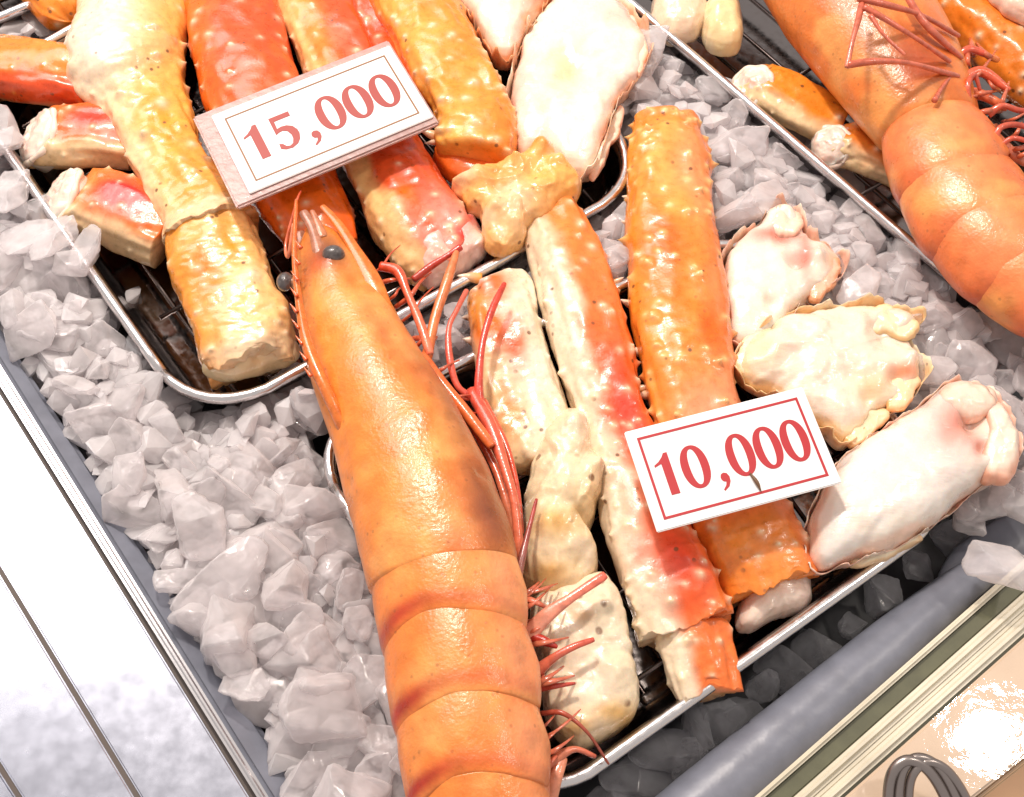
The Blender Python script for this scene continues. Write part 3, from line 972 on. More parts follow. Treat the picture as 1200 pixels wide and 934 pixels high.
leg([dict(ctrl=[(262, -70, 0.002, 52), (271, 0, 0.002, 53), (285, 63, 0.002, 57), (300, 120, 0.002, 58), (335, 200, 0, 55), (370, 262, -0.002, 44), (384, 298, -0.004, 36)], seed=3, amp=.0008,
          bumps=rows((-60, -10, 45), 7, .0016, .0022, 103) + rand_bumps(42, 3, h=(.0007, .0016)),
          color=palette(RED, DEEP, -1, .3, 1, [(.8, 0, .25, 1.5, ORANGE, .9), (.15, -.7, .2, .3, ORANGE, .6)], seed=3, blotch=DEEP))],
    'broad red crab leg dotted with white studs under the 15,000 card')

pink_leg = leg([dict(ctrl=[(352, -70, 0.002, 40), (369, 0, 0.002, 42), (395, 70, 0.002, 44), (428, 140, 0.002, 45), (456, 200, 0.002, 47), (482, 247, 0.001, 53), (508, 288, 0, 52), (528, 312, -0.002, 44)], seed=4, amp=.0014, jag=.007,
          bumps=rows((-70, 10, 70), 7, .0018, .0024, 104) + rand_bumps(36, 4), color=palette(RED, (.88, .52, .20), -1, .25, .65, [(.9, .3, .12, .7, PINK, .9), (.72, -.1, .05, .16, ORANGE, .9), (.82, 0, .05, .14, DEEP, .9), (.95, .5, .08, .4, (.80, .06, .03), .8), (.2, -.4, .2, .35, YELLOW, .7)], seed=4, blotch=(.86, .25, .14)))],
    'crab leg half cream half red with broken pink end by prawn head')

leg([dict(ctrl=[(452, -70, 0.006, 46), (485, 0, 0.006, 47), (512, 50, 0.006, 46), (533, 90, 0.006, 46), (549, 122, 0.006, 46), (559, 148, 0.006, 50), (557, 172, 0.006, 46), (553, 186, 0.006, 38)], seed=5, amp=.0014, ends=('cut', 'soft'),
          bumps=rows((-50, 0, 60), 8, .0018, .0026, 105) + rand_bumps(40, 5, h=(.0006, .0018)), color=palette((.86, .27, .030), YELLOW, -1, -.2, .6, [(.55, -.3, .12, .3, YELLOW, .8), (.9, -.4, .1, .5, (.95, .6, .2), .7)], seed=5, blotch=YELLOW)),
     dict(ctrl=[(520, 165, -.004, 26), (545, 190, -.004, 34), (575, 200, -.004, 32), (600, 196, -.004, 22)], name='joint', nu=60, nv=40, seed=6, amp=.0015, ends=('round', 'round'),
          color=palette(DEEP, PINK, 1, -.2, .6, seed=6), spines=[(506, 158, .004, -14, -6, .01, .0026), (512, 166, .002, -14, 2, .01, .002)])],
    'glossy orange crab leg between the 15,000 card and white meat')

leg([dict(ctrl=[(-140, 72, -.002, 38), (-60, 76, -.001, 40), (20, 81, 0, 41), (80, 88, 0, 39), (118, 98, -.002, 34)], seed=7, amp=.0007, ends=('cut', 'soft'), bumps=rand_bumps(10, 7, h=(.0003, .0008)),
          color=palette((.85, .23, .018), RED, -1, .1, .8, seed=7, blotch=(.86, .30, .048), tip=YELLOW))],
    'smooth orange crab leg end poking in at upper left edge')
leg([dict(ctrl=[(48, 160, -.004, 36), (80, 159, -.003, 38), (120, 160, -.003, 38), (160, 168, -.005, 34)], seed=8, amp=.001, nu=90, bumps=rand_bumps(10, 8),
          color=palette(DEEP, CREAM, -1, .35, .9, [(.3, .4, .3, .5, (.90, .30, .12), .8), (.6, .2, .25, .5, (.80, .07, .01), .9), (.78, -.4, .1, .3, PINK, .9)], seed=8), meat=(46, 161, -.003, 27, 36, -1, 0, 8))],
    'short sawn red crab leg stump, upper one with white cut end')
leg([dict(ctrl=[(84, 232, -.004, 40), (115, 240, -.003, 43), (150, 252, -.003, 45), (200, 275, -.005, 40)], seed=9, amp=.0009, nu=90, bumps=rand_bumps(12, 9),
          color=palette((.85, .20, .024), CREAM, -1, .4, .8, [(.62, .1, .24, .6, (.78, .03, .005), 1.1)], seed=9), meat=(72, 232, -.003, 29, 38, -1, -.1, 9))],
    'short sawn orange crab leg stump with red patch, lower of the pair')
leg([dict(ctrl=[(20, -70, .0, 34), (48, -30, .0, 36), (72, 0, 0, 34), (88, 26, -.002, 26)], seed=10, nu=80, amp=.0008, ends=('cut', 'round'), bumps=rand_bumps(8, 10),
          color=palette((.85, .25, .018), seed=10, blotch=YELLOW))],
    'small orange crab leg tip behind the pale yellow leg')

meat_top = meat_piece('large white crab meat in its shell at top of left tray',
           [(600, 105), (615, 55), (640, 15), (665, -15), (705, -8), (738, 28), (757, 62), (748, 98), (722, 126), (708, 168), (690, 207), (662, 205), (640, 186), (612, 190), (600, 150)],
           .000, .016, shell=dict(color=((.90, .50, .30), (.90, .74, .56)), grow=1.04, lip=.009, seed=4), seed=21, center=(672, 105), squash=3.6, amp=.0011,
           color=meat_color((.88, .81, .68), [(662, 105, 22, 30, (.88, .66, .36), .75), (610, 110, 20, 50, PINK, .5), (725, 40, 30, 14, (.85, .45, .35), .5)], edge=(.88, .60, .46), e0=.86, seed=3), dents=[(662, 105, 22, -.003), (640, 150, 10, -.002), (700, 150, 14, .003)])
meat_piece('smaller white crab meat tucked behind the glossy orange leg',
           [(520, -40), (560, -60), (620, -60), (645, -20), (640, 15), (615, 48), (598, 76), (575, 66), (556, 30), (535, 0)],
           .002, .016, shell=dict(color=((.86, .40, .18), (.90, .66, .42)), grow=1.06, lip=.010, seed=6), seed=22, squash=3.4, amp=.001,
           color=meat_color((.88, .80, .66), [(630, 10, 22, 50, (.70, .26, .10), .8)], edge=(.85, .5, .3), e0=.88, seed=5))

# ------------------------------------------------------------------ crab legs, right tray
cream_leg = leg([dict(ctrl=[(578, 330, -.002, 26), (586, 345, -.001, 38), (592, 380, 0, 43), (604, 430, 0, 45), (622, 490, 0, 43), (640, 545, -.001, 38)], seed=11, amp=.0012, ends=('round', 'soft'), bumps=rand_bumps(22, 11) + [(.05, 30, .004, .002)],
          color=palette(PALE, CREAM, -1, .2, .8, [(.20, -.3, .15, .6, (.88, .20, .02), 1), (.46, -.5, .13, .5, (.88, .24, .03), 1), (.56, .0, .09, .3, (.86, .18, .03), .9), (.34, -.9, .1, .4, YELLOW, .9), (.8, -.6, .1, .4, YELLOW, .7)], seed=11, tip=WHITE, blotch=WHITE),
          spines=[(553, 325, .001, -17, -2, .01, .0026), (553, 372, .0, -12, 0, .01, .0024), (556, 400, .0, -14, -3, .01, .0028)])],
    'cream jointed crab leg beside the big prawn, three pieces')


def extra(root, name, outline, z, thick, mat, **kw):
    V, F, c = pillow(outline, z, thick, **kw)
    return adopt(mesh(name, V, F, mat, None, c), root)


extra(cream_leg, 'shell_segment', [(646, 500), (668, 486), (688, 506), (694, 540), (706, 562), (700, 600), (686, 636), (700, 668), (680, 700), (640, 710), (612, 694), (608, 640), (616, 590), (628, 540)], -.004, .024, M_SHELL_SPECKLED,
      seed=12, squash=2.8, amp=.0017, rough=7, n=200, rings=60, dents=[(668, 520, 16, .004), (700, 566, 9, .004), (640, 640, 16, .004), (676, 676, 12, -.004), (630, 580, 12, -.003), (660, 600, 14, .003)],
      color=meat_color((.87, .68, .42), [(650, 640, 30, 16, (.80, .46, .10), .7), (640, 690, 26, 16, (.78, .46, .11), .7), (670, 530, 20, 18, (.82, .72, .54), .8), (690, 600, 14, 30, (.80, .58, .28), .6), (676, 625, 10, 12, (.42, .24, .06), .7), (655, 575, 14, 20, (.82, .72, .55), .7)], seed=41))
extra(cream_leg, 'shell_segment', [(620, 716), (660, 696), (706, 684), (726, 712), (736, 768), (745, 830), (714, 866), (672, 880), (644, 852), (632, 780)], -.008, .021, M_SHELL_SPECKLED,
      seed=13, squash=4.6, amp=.0012, rough=6, n=200, rings=60, dents=[(690, 730, 22, .003), (665, 800, 16, -.003), (715, 800, 16, .002)],
      color=meat_color((.88, .72, .50), [(720, 850, 40, 14, (.80, .48, .13), .8), (670, 868, 30, 12, (.80, .50, .16), .7), (700, 770, 26, 30, (.80, .68, .50), .7), (680, 745, 12, 9, (.46, .28, .10), .6)], seed=42))

jointed_leg = leg([
     dict(ctrl=[(630, 222, 0.004, 34), (646, 252, 0.004, 36), (667, 310, 0.005, 43), (688, 380, 0.005, 45), (706, 450, 0.004, 44), (722, 505, 0.003, 43), (740, 560, 0.002, 45), (763, 632, 0.002, 50), (789, 695, 0.001, 56), (803, 738, -0.001, 52)], nu=260, seed=15, amp=.0012, jag=.006, bumps=rows((-70, 25, 80), 11, .0022, .0023, 115) + rand_bumps(70, 15),
          color=palette((.85, .20, .036), PALE, -1, -.05, .45, [(.55, .3, .16, .6, (.82, .10, .04), .85), (.84, .2, .12, .7, (.84, .12, .05), .8), (.12, .1, .12, .6, (.86, .34, .078), .8), (.93, .1, .05, .5, DEEP, .5)], seed=15, blotch=(.85, .25, .060)),
          spines=[(752, 455, .001, 10, -4, .01, .0018), (722, 330, .002, 9, -5, .01, .0016)]),
     dict(ctrl=[(808, 735, -0.002, 42), (814, 755, -0.002, 42), (823, 790, -0.003, 39), (830, 815, -0.004, 35)], nu=80, seed=16, amp=.0012, ends=('soft', 'cut'), bumps=rand_bumps(12, 16), jag=.006,
          color=palette((.85, .18, .030), PALE, -1, .1, .6, seed=16, blotch=ORANGE))],
    'long jointed crab leg running under the left of the 10,000 card')

leg([dict(ctrl=[(779, 142, 0.004, 34), (781, 160, 0.005, 40), (783, 182, 0.006, 46), (784, 215, 0.006, 48), (786, 265, 0.006, 52), (790, 300, 0.007, 52), (797, 370, 0.007, 55), (805, 415, 0.007, 55), (810, 460, 0.006, 53), (824, 520, 0.004, 53), (848, 580, 0.001, 56)], nu=260, seed=17, amp=.001, ends=('soft', 'soft'), bumps=rows((-88, -35, 20, 80), 10, .0036, .0024, 117) + rand_bumps(70, 17, h=(.0007, .0018)),
          color=palette((.86, .28, .030), (.85, .24, .072), 1, .1, .9, [(.3, .4, .12, .5, (.90, .42, .20), .8), (.5, -.3, .1, .5, (.90, .22, .01), .9), (.68, .4, .08, .4, (.90, .22, .01), .8), (.4, .1, .05, .3, (.92, .46, .12), .7), (.05, -.2, .05, .5, (.86, .26, .02), .8), (.9, .2, .1, .8, (.88, .42, .30), .6)], seed=17, blotch=(.93, .50, .13), tip=(.95, .66, .28)),
          spines=[(738, 232, .004, -9, -2, .01, .0018), (736, 262, .004, -8, -3, .01, .0017), (735, 292, .004, -10, -5, .01, .002), (737, 356, .004, -10, -5, .01, .002), (748, 412, .003, -9, -3, .01, .0024), (756, 463, .002, -8, 0, .01, .0022)]),
     dict(ctrl=[(850, 585, -.001, 46), (872, 620, -.001, 58), (893, 658, -.002, 60), (905, 690, -.004, 54)], nu=110, seed=18, amp=.0014, jag=.007, ends=('soft', 'cut'), bumps=rand_bumps(18, 18),
          color=palette((.86, .25, .030), (.84, .21, .060), 1, .3, 1, [(.1, .2, .2, .6, (.86, .26, .16), .8), (.5, .1, .2, .4, (.86, .34, .072), .8)], seed=18, blotch=(.86, .32, .060)))],
    'straight bright orange spiny crab leg right of centre')
M_ = meat_color((.88, .66, .56), [(900, 720, 30, 14, (.90, .74, .62), .8)], seed=9)
meat_piece('pale pink flesh sticking out of the orange leg end below 10,000 card',
           [(862, 738), (868, 705), (900, 682), (940, 672), (950, 700), (938, 718), (905, 728), (880, 742)], -.010, .013, seed=23, rough=3, color=M_)

meat_pink = meat_piece('pink edged white crab meat, smallest and uppermost of the right three',
           [(846, 318), (862, 292), (888, 270), (908, 248), (930, 258), (942, 284), (968, 300), (984, 312), (972, 340), (938, 358), (914, 388), (884, 408), (856, 404), (846, 362)],
           .001, .013, shell=dict(color=((.90, .52, .38), (.90, .72, .56)), grow=1.05, lip=.008, seed=8), seed=24, center=(895, 338), amp=.0010, squash=3.4, rough=6,
           color=meat_color((.88, .80, .68), [(905, 290, 34, 10, (.70, .20, .13), .85), (938, 320, 9, 26, (.68, .18, .12), .8), (975, 320, 14, 16, (.85, .40, .20), .8)], edge=(.90, .66, .50), e0=.88, seed=11), dents=[(928, 322, 10, -.007), (912, 288, 14, -.004), (952, 318, 9, .004), (920, 258, 10, .003), (900, 370, 9, -.004)])
meat_cream = meat_piece('cream crab claw meat with frayed tips, middle of the right three',
           [(862, 440), (880, 405), (925, 376), (985, 370), (1040, 368), (1072, 384), (1058, 402), (1072, 430), (1074, 452), (1050, 478), (1015, 494), (990, 522), (955, 500), (910, 470)],
           .004, .015, shell=dict(color=((.92, .60, .30), (.90, .76, .54)), grow=1.04, lip=.007, seed=10), seed=25, center=(965, 436), amp=.0015, squash=3.0, rough=7,
           color=meat_color((.90, .75, .60), [(1050, 450, 22, 9, (.85, .30, .096), .8), (1015, 470, 20, 16, (.85, .62, .34), .7), (880, 430, 24, 24, (.90, .72, .48), .7)], edge=(.90, .68, .42), e0=.9, seed=12), dents=[(1030, 410, 22, -.006), (1052, 390, 12, .003), (985, 460, 20, -.004), (905, 420, 16, .003), (1062, 432, 10, .004), (1040, 455, 9, -.004), (1010, 480, 9, -.003), (950, 400, 14, .002)])
meat_big = meat_piece('biggest white crab claw meat, pink at its broken end, front right',
           [(945, 628), (958, 586), (985, 545), (1035, 508), (1078, 482), (1105, 458), (1140, 458), (1168, 486), (1186, 532), (1172, 562), (1130, 584), (1085, 622), (1040, 648), (990, 662), (955, 668)],
           .004, .021, shell=dict(color=((.90, .55, .42), (.90, .74, .60)), grow=1.03, lip=.006, seed=12, depth=.018), seed=26, center=(1050, 570), amp=.0009, squash=2.8,
           color=meat_color((.88, .80, .72), [(1105, 520, 30, 34, (.76, .30, .22), .85), (1155, 510, 22, 40, (.91, .78, .64), .9), (1130, 545, 10, 16, (.62, .14, .10), .7)], edge=(.90, .62, .48), e0=.9, seed=13), dents=[(1126, 515, 15, -.008), (1150, 478, 12, .004), (1160, 510, 12, .005), (1166, 546, 13, .005), (1138, 545, 9, -.005), (1142, 495, 8, -.003)])

extra(jointed_leg, 'joint', [(528, 222), (560, 214), (590, 200), (615, 192), (634, 180), (652, 192), (670, 206), (678, 228), (664, 246), (640, 264), (620, 272), (610, 292), (590, 302), (570, 288), (560, 260), (545, 240)], .006, .017, M_SHELL,
      seed=14, rough=8, n=200, rings=60, amp=.002, squash=2.6, dents=[(560, 222, 12, .004), (600, 206, 10, .005), (634, 192, 9, .006), (585, 240, 14, -.004), (620, 225, 12, -.003), (590, 280, 14, -.004), (655, 210, 10, .004)],
      color=meat_color((.90, .44, .11), [(600, 262, 30, 34, (.88, .62, .38), .9), (640, 222, 26, 20, (.92, .52, .16), .8), (545, 225, 16, 8, (.90, .74, .50), .8), (585, 225, 16, 12, (.88, .34, .06), .7), (634, 190, 16, 8, (.82, .36, .08), .7)], seed=44))
leg([dict(ctrl=[(405, -70, -.006, 28), (425, 0, -.006, 29), (452, 60, -.007, 30), (492, 130, -.009, 28)], seed=33, amp=.0014, bumps=rand_bumps(20, 33), color=palette(RED, DEEP, 1, .1, .8, seed=33, blotch=(.82, .20, .10)))],
    'narrow red crab leg wedged behind the glossy orange leg')
for root, ol, z, th, base, edge in (
        (meat_big, [(1096, 476), (1116, 452), (1148, 455), (1164, 478), (1142, 496), (1116, 490)], .016, .010, (.90, .70, .56), (.88, .50, .36)),
        (meat_big, [(1150, 480), (1172, 480), (1191, 528), (1182, 560), (1154, 570), (1144, 542), (1152, 512)], .014, .012, (.90, .76, .62), (.84, .36, .22)),
        (meat_big, [(985, 655), (1020, 640), (1065, 628), (1080, 634), (1050, 650), (1005, 668)], .002, .006, (.90, .74, .52), (.88, .56, .30)),
        (meat_cream, [(985, 376), (1035, 364), (1076, 381), (1064, 398), (1030, 396), (1000, 392)], .014, .007, (.92, .76, .50), (.90, .56, .24)),
        (meat_cream, [(1034, 462), (1060, 438), (1079, 450), (1072, 470), (1044, 486)], .012, .008, (.92, .72, .44), (.90, .42, .14)),
        (meat_cream, [(985, 500), (1010, 484), (1040, 484), (1030, 502), (1002, 524), (988, 520)], .010, .007, (.90, .72, .46), (.86, .50, .22)),
        (meat_cream, [(858, 424), (880, 396), (905, 388), (912, 410), (896, 436), (872, 446)], .010, .008, (.92, .76, .54), (.90, .62, .34)),
        (meat_pink, [(938, 322), (962, 298), (987, 311), (976, 342), (950, 352)], .010, .008, (.88, .50, .34), (.86, .38, .16)),
        (meat_pink, [(896, 268), (912, 242), (934, 252), (940, 276), (918, 282)], .011, .007, (.92, .76, .56), (.90, .50, .36)),
        (meat_top, [(728, 20), (748, 30), (762, 62), (750, 92), (738, 70)], .010, .007, (.92, .72, .54), (.88, .44, .28)),
        (meat_top, [(690, 205), (705, 172), (724, 128), (732, 134), (716, 176), (700, 208)], .006, .006, (.92, .72, .54), (.88, .44, .28))):
    big = root is meat_big
    extra(root, 'torn_flap', ol, z if big else z - .003, th * (.8 if big else .5), M_MEAT, seed=int(ol[0][0]), rough=5 if big else 9, n=120, rings=32, amp=.0014, squash=2.6 if big else 3.5, color=meat_color(base, edge=edge, e0=.7, seed=int(ol[0][1])))
extra(long_leg, 'torn_flesh', [(238, 424), (262, 412), (300, 408), (338, 396), (352, 408), (345, 424), (310, 436), (272, 447), (246, 442)], -.004, .011, M_MEAT, seed=51, rough=4, amp=.0014,
      color=meat_color((.85, .62, .34), [(320, 415, 26, 12, (.84, .60, .40), .7)], seed=51))
extra(pink_leg, 'torn_flesh', [(478, 300), (505, 275), (540, 258), (564, 268), (570, 290), (552, 312), (530, 326), (505, 338), (486, 322)], -.002, .016, M_MEAT, seed=52, rough=6, amp=.002,
      color=meat_color((.82, .50, .42), [(545, 272, 20, 9, (.62, .05, .03), .9), (520, 320, 20, 12, (.84, .62, .50), .8)], seed=52), dents=[(530, 300, 10, -.004)])

# ------------------------------------------------------------------ pieces in the upper right tray
leg([dict(ctrl=[(880, 88, -.002, 26), (905, 105, -.002, 32), (935, 125, -.004, 32), (985, 150, -.008, 30)], nu=80, seed=30, amp=.0012, bumps=rand_bumps(6, 30), color=palette((.86, .27, .024), CREAM, -1, .4, .9, seed=30), meat=(882, 103, -.001, 16, 26, -1, .25, 4))],
    'orange sawn crab leg end poking out beneath the upper right prawn, upper one')
leg([dict(ctrl=[(972, 162, -.004, 24), (1000, 172, -.004, 28), (1040, 190, -.006, 28), (1080, 210, -.01, 26)], nu=80, seed=31, amp=.0012, bumps=rand_bumps(6, 31), color=palette((.85, .24, .030), CREAM, -1, .3, .9, seed=31), meat=(974, 172, -.004, 14, 24, -1, .3, 5))],
    'orange sawn crab leg end under the upper right prawn, lower one')
meat_piece('creamy scrap of crab meat at the top edge left of upper right prawn', [(762, 10), (780, -20), (815, -28), (828, 10), (818, 44), (790, 52), (768, 40)], -.004, .016, seed=27, color=meat_color((.88, .66, .46), seed=14))
meat_piece('knobbly yellow scrap of crab meat beside the upper right prawn', [(822, 18), (838, 2), (860, 10), (870, 34), (866, 58), (840, 62), (822, 46)], -.004, .016, seed=28, color=meat_color((.90, .68, .36), seed=15))
leg([dict(ctrl=[(1070, -60, .002, 40), (1120, -10, .003, 44), (1170, 40, .003, 46), (1230, 95, .002, 46), (1300, 150, 0, 44)], seed=32, amp=.0012, bumps=rand_bumps(40, 32), color=palette((.85, .23, .024), RED, 1, .2, .8, [(.4, .5, .2, .5, RED, .7)], seed=32, blotch=ORANGE))],
    'orange crab leg at the top right corner behind the prawn')
meat_piece('pale pink crab meat at the top right corner', [(1140, -40), (1200, -60), (1280, -30), (1290, 40), (1225, 36), (1175, 14)], .022, .014, seed=29, color=meat_color((.90, .62, .48), seed=16))


# ------------------------------------------------------------------ prawns
def prawn_color(base, band=None, seed=0, patches=(), under=(.94, .52, .24)):
    def f(u, lat, upw, pos, n, tipw):
        c = np.tile(np.array(base, float), (len(u), 1))
        n2 = fbm(pos + seed, 45, 3, seed + 2)
        c = mix(c, (.90, .40, .11), sstep(-.1, .5, n2) * .75)
        if band is not None:
            w = np.exp(-((u - .85 + .04 * n2) / .12) ** 2) * (.50 + .60 * sstep(.2, -.7, lat + .4 * n2)) * (.9 + .3 * n2)
            c = mix(c, band, np.clip(w, 0, 1) * .95)
        for (pu, pl, ru, rl, pc, st) in patches:
            d = ((u - pu) / ru) ** 2 + ((lat - pl) / rl) ** 2
            c = mix(c, np.array(pc) ** 1.25, np.clip(np.exp(-d * (1 + .7 * n2)) * st, 0, 1))
        return c
    return f


def limb(root, name, pts, r, z=None, c0=(.62, .10, .04), c1=(.90, .40, .24), taper=.35, flat=1.0, mat=None):
    W = px_line(pts, z)
    m = mpp(W[0])
    k = len(pts)
    R = [.8 * r * m * (1 - (1 - taper) * i / (k - 1)) * (1 + .14 * math.sin(2.3 * i + pts[0][0])) for i in range(k)]
    e = W[-1] + (W[-1] - W[-2]) * .10
    W = np.vstack([W, e]); R.append(R[-1] * .25)
    V, F, c = tube(W, R, 10, 8, color=lambda t: np.array(c0) ** 1.25 * t + np.array(c1) ** 1.3 * (1 - t), flat=flat)
    return adopt(mesh(name, V, F, mat or M_LIMB, None, c), root)


def ball(root, name, px, py, z, r, mat, squash=(1, 1, 1)):
    bm = bmesh.new(); bmesh.ops.create_icosphere(bm, subdivisions=3, radius=1)
    me = bpy.data.meshes.new(name); bm.to_mesh(me); bm.free(); me.shade_smooth()
    o = link(name, me, mat)
    adopt(o, root)
    p = P(px, py, z); s = r * mpp(p)
    for v in me.vertices: v.co = Vector((v.co.x * s * squash[0], v.co.y * s * squash[1], v.co.z * s * squash[2])) + Vector(p)
    me.update()
    return o


prawn = empty('prawn', P(520, 680, 0), 'huge orange cooked prawn lying head up across the middle', 'prawn', 'cooked prawns')
ZP = .030
# carapace, from its hind edge to the head
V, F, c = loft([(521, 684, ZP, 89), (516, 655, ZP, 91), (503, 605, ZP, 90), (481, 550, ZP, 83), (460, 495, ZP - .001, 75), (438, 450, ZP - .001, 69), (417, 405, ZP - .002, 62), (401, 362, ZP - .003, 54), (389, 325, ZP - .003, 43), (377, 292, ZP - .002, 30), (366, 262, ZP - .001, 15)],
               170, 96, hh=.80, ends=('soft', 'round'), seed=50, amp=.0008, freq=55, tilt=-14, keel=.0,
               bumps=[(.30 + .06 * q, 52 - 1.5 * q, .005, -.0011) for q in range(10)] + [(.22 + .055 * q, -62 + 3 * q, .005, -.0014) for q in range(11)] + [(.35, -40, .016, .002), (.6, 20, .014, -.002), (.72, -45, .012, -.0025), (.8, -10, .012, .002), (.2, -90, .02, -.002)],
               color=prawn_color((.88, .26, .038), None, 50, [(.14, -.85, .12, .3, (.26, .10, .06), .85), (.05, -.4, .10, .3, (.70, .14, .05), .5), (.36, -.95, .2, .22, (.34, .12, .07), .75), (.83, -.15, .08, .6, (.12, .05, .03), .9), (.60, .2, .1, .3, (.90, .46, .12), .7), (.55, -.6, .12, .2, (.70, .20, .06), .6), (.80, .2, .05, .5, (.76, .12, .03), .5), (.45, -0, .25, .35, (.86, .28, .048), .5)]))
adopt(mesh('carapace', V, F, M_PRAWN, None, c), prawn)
# belly core so that nothing shows between the plates
AX = [(514, 640, ZP, 80), (521, 680, ZP, 83), (531, 745, ZP, 81), (546, 838, ZP, 81), (561, 930, ZP, 77), (576, 1015, ZP, 68), (592, 1095, ZP - .006, 54), (606, 1165, ZP - .016, 36)]
V, F, c = loft(AX, 80, 48, hh=.76, ends=('round', 'round'), color=palette((.84, .26, .06), seed=3), seed=3, tilt=14)
adopt(mesh('abdomen', V, F, M_PRAWN, None, c), prawn)
SEG = [(519, 664, 88), (531, 748, 87), (547, 843, 87), (562, 936, 83), (577, 1018, 74), (593, 1096, 61), (607, 1160, 44)]
for k in range(6):
    a, b = SEG[k], SEG[k + 1]
    dz = 0 if k < 4 else -.006 * (k - 3)
    dzb = 0 if k < 3 else -.006 * (k - 2)
    a2 = (a[0] + (a[0] - b[0]) * .16, a[1] + (a[1] - b[1]) * .16, ZP + dz, a[2] * .96)
    ctrl = [a2, (a[0] * .7 + b[0] * .3, a[1] * .7 + b[1] * .3, ZP + dz * .7 + dzb * .3, a[2] * .7 + b[2] * .3), (a[0] * .35 + b[0] * .65, a[1] * .35 + b[1] * .65, ZP + dz * .35 + dzb * .65, a[2] * .35 + b[2] * .65), (b[0], b[1], ZP + dzb, b[2] * 1.0)]
    V, F, c = loft(ctrl, 60, 96, hh=.80, ends=('cut', 'soft'), soft=.95, scallop=-.0045, seed=60 + k, amp=.0009, freq=40, tilt=14,
                   prof=lambda u: .985 + .02 * np.clip(u, 0, 1) + .012 * np.sin(np.clip(u, 0, 1) * 3.14), bumps=[(.5, 95, .02, .0025), (.55, 70, .012, -.0015)],
                   color=prawn_color((.88, .24, .036), (.46, .02, .005), 60 + k, [(.5, .9, .5, .25, (.90, .46, .28), .6), (.3, .2, .25, .4, (.86, .33, .102), .5)]))
    adopt(mesh('shell_plate', V, F, M_PRAWN, None, c), prawn)
for k in range(5):
    a, b = SEG[k], SEG[k + 1]
    rx, ry = a[0] + a[2] * .93, a[1] + 12
    qx, qy = b[0] + b[2] * .95, b[1] + 10
    ol = [(rx - 38, ry), (rx - 8, ry - 4), (rx + 6, ry + 14), ((rx + qx) / 2 + 9, (ry + qy) / 2 + 6), (qx + 3, qy - 6), (qx - 10, qy + 4), (qx - 36, qy - 8)]
    V, F, c = pillow(ol, .021, .0055, n=70, rings=20, seed=70 + k, amp=.0008, rough=2, squash=3,
                     color=meat_color((.86, .36, .16), [(qx, qy - 10, 26, 18, (.70, .12, .04), .6), ((rx + qx) / 2, (ry + qy) / 2, 18, 30, (.84, .50, .34), .6)], edge=(.76, .26, .14), seed=70 + k))
    adopt(mesh('side_flap', V, F, M_PRAWN, None, c), prawn)
for dx, ang in ((-26, -.5), (-10, -.2), (10, .15), (28, .45)):
    limb(prawn, 'tail_fan', [(612 + dx * .4, 1155, .008), (620 + dx * 1.2, 1195, .004), (626 + dx * 2.2, 1240, .0)], 17, c0=(.80, .12, .03), c1=(.85, .24, .048), taper=.9, flat=.18)
# head: rostrum with teeth along the left, feeler scales, stalked eyes
rostrum = limb(prawn, 'rostrum', [(424, 545, .026), (388, 470, .042), (362, 410, .044), (350, 350, .043), (345, 295, .042), (347, 240, .041)], 12, c0=(.88, .22, .05), c1=(.86, .30, .060), taper=.22, flat=1.3)
for k in range(9):
    t = k / 8
    x, y = 350 - 5 * math.sin(t * 3.1) + 26 * max(0, t - .55), 285 + 150 * t
    tooth = limb(prawn, 'rostrum_tooth', [(x + 3, y + 6, .046), (x - 5, y - 4, .047)], 3.2, c0=(.86, .32, .084), c1=(.85, .18, .04), taper=.15)
    tooth.parent = rostrum; tooth.matrix_parent_inverse = Matrix.Identity(4)
limb(prawn, 'antenna_scale', [(452, 372, .036), (436, 330, .037), (414, 290, .037), (396, 262, .036), (379, 243, .035)], 16, c0=(.84, .24, .048), c1=(.86, .30, .060), taper=.3, flat=.4)
limb(prawn, 'antenna_scale', [(380, 350, .024), (362, 310, .026), (352, 275, .026)], 15, c0=(.55, .26, .16), c1=(.70, .30, .14), taper=.5, flat=.4)
limb(prawn, 'mouthpart', [(398, 360, .037), (397, 330, .038), (393, 312, .038)], 12, c0=(.62, .16, .10), c1=(.90, .50, .34), taper=.7, flat=.6)
limb(prawn, 'mouthpart', [(408, 350, .038), (412, 330, .039), (408, 316, .039)], 5, c0=(.92, .78, .64), c1=(.92, .70, .50), taper=.5, flat=.6)
limb(prawn, 'feeler_base', [(384, 330, .036), (374, 295, .037), (366, 268, .037), (356, 250, .037)], 12, c0=(.46, .24, .17), c1=(.62, .30, .18), taper=.55, flat=.7)
limb(prawn, 'feeler_base', [(378, 280, .036), (372, 262, .037), (366, 248, .037)], 9, c0=(.60, .26, .16), c1=(.66, .30, .16), taper=.45, flat=.7)
limb(prawn, 'eyestalk', [(384, 322, .036), (388, 306, .04)], 9, c0=(.30, .20, .16), c1=(.50, .26, .14), taper=.9)
ball(prawn, 'eye', 391, 299, .040, 12.5, M_EYE, (1.08, .95, 1.0))
limb(prawn, 'eyestalk', [(352, 334, .030), (340, 330, .031)], 7, c0=(.34, .2, .14), c1=(.60, .3, .14), taper=.9)
ball(prawn, 'eye', 334, 330, .031, 11, M_EYE, (.9, 1.1, .9))
limb(prawn, 'feeler', [(344, 262, .034), (338, 300, .024), (335, 285, .022), (347, 238, .030), (352, 225, .026)], 3, taper=.5, c0=(.80, .08, .02))
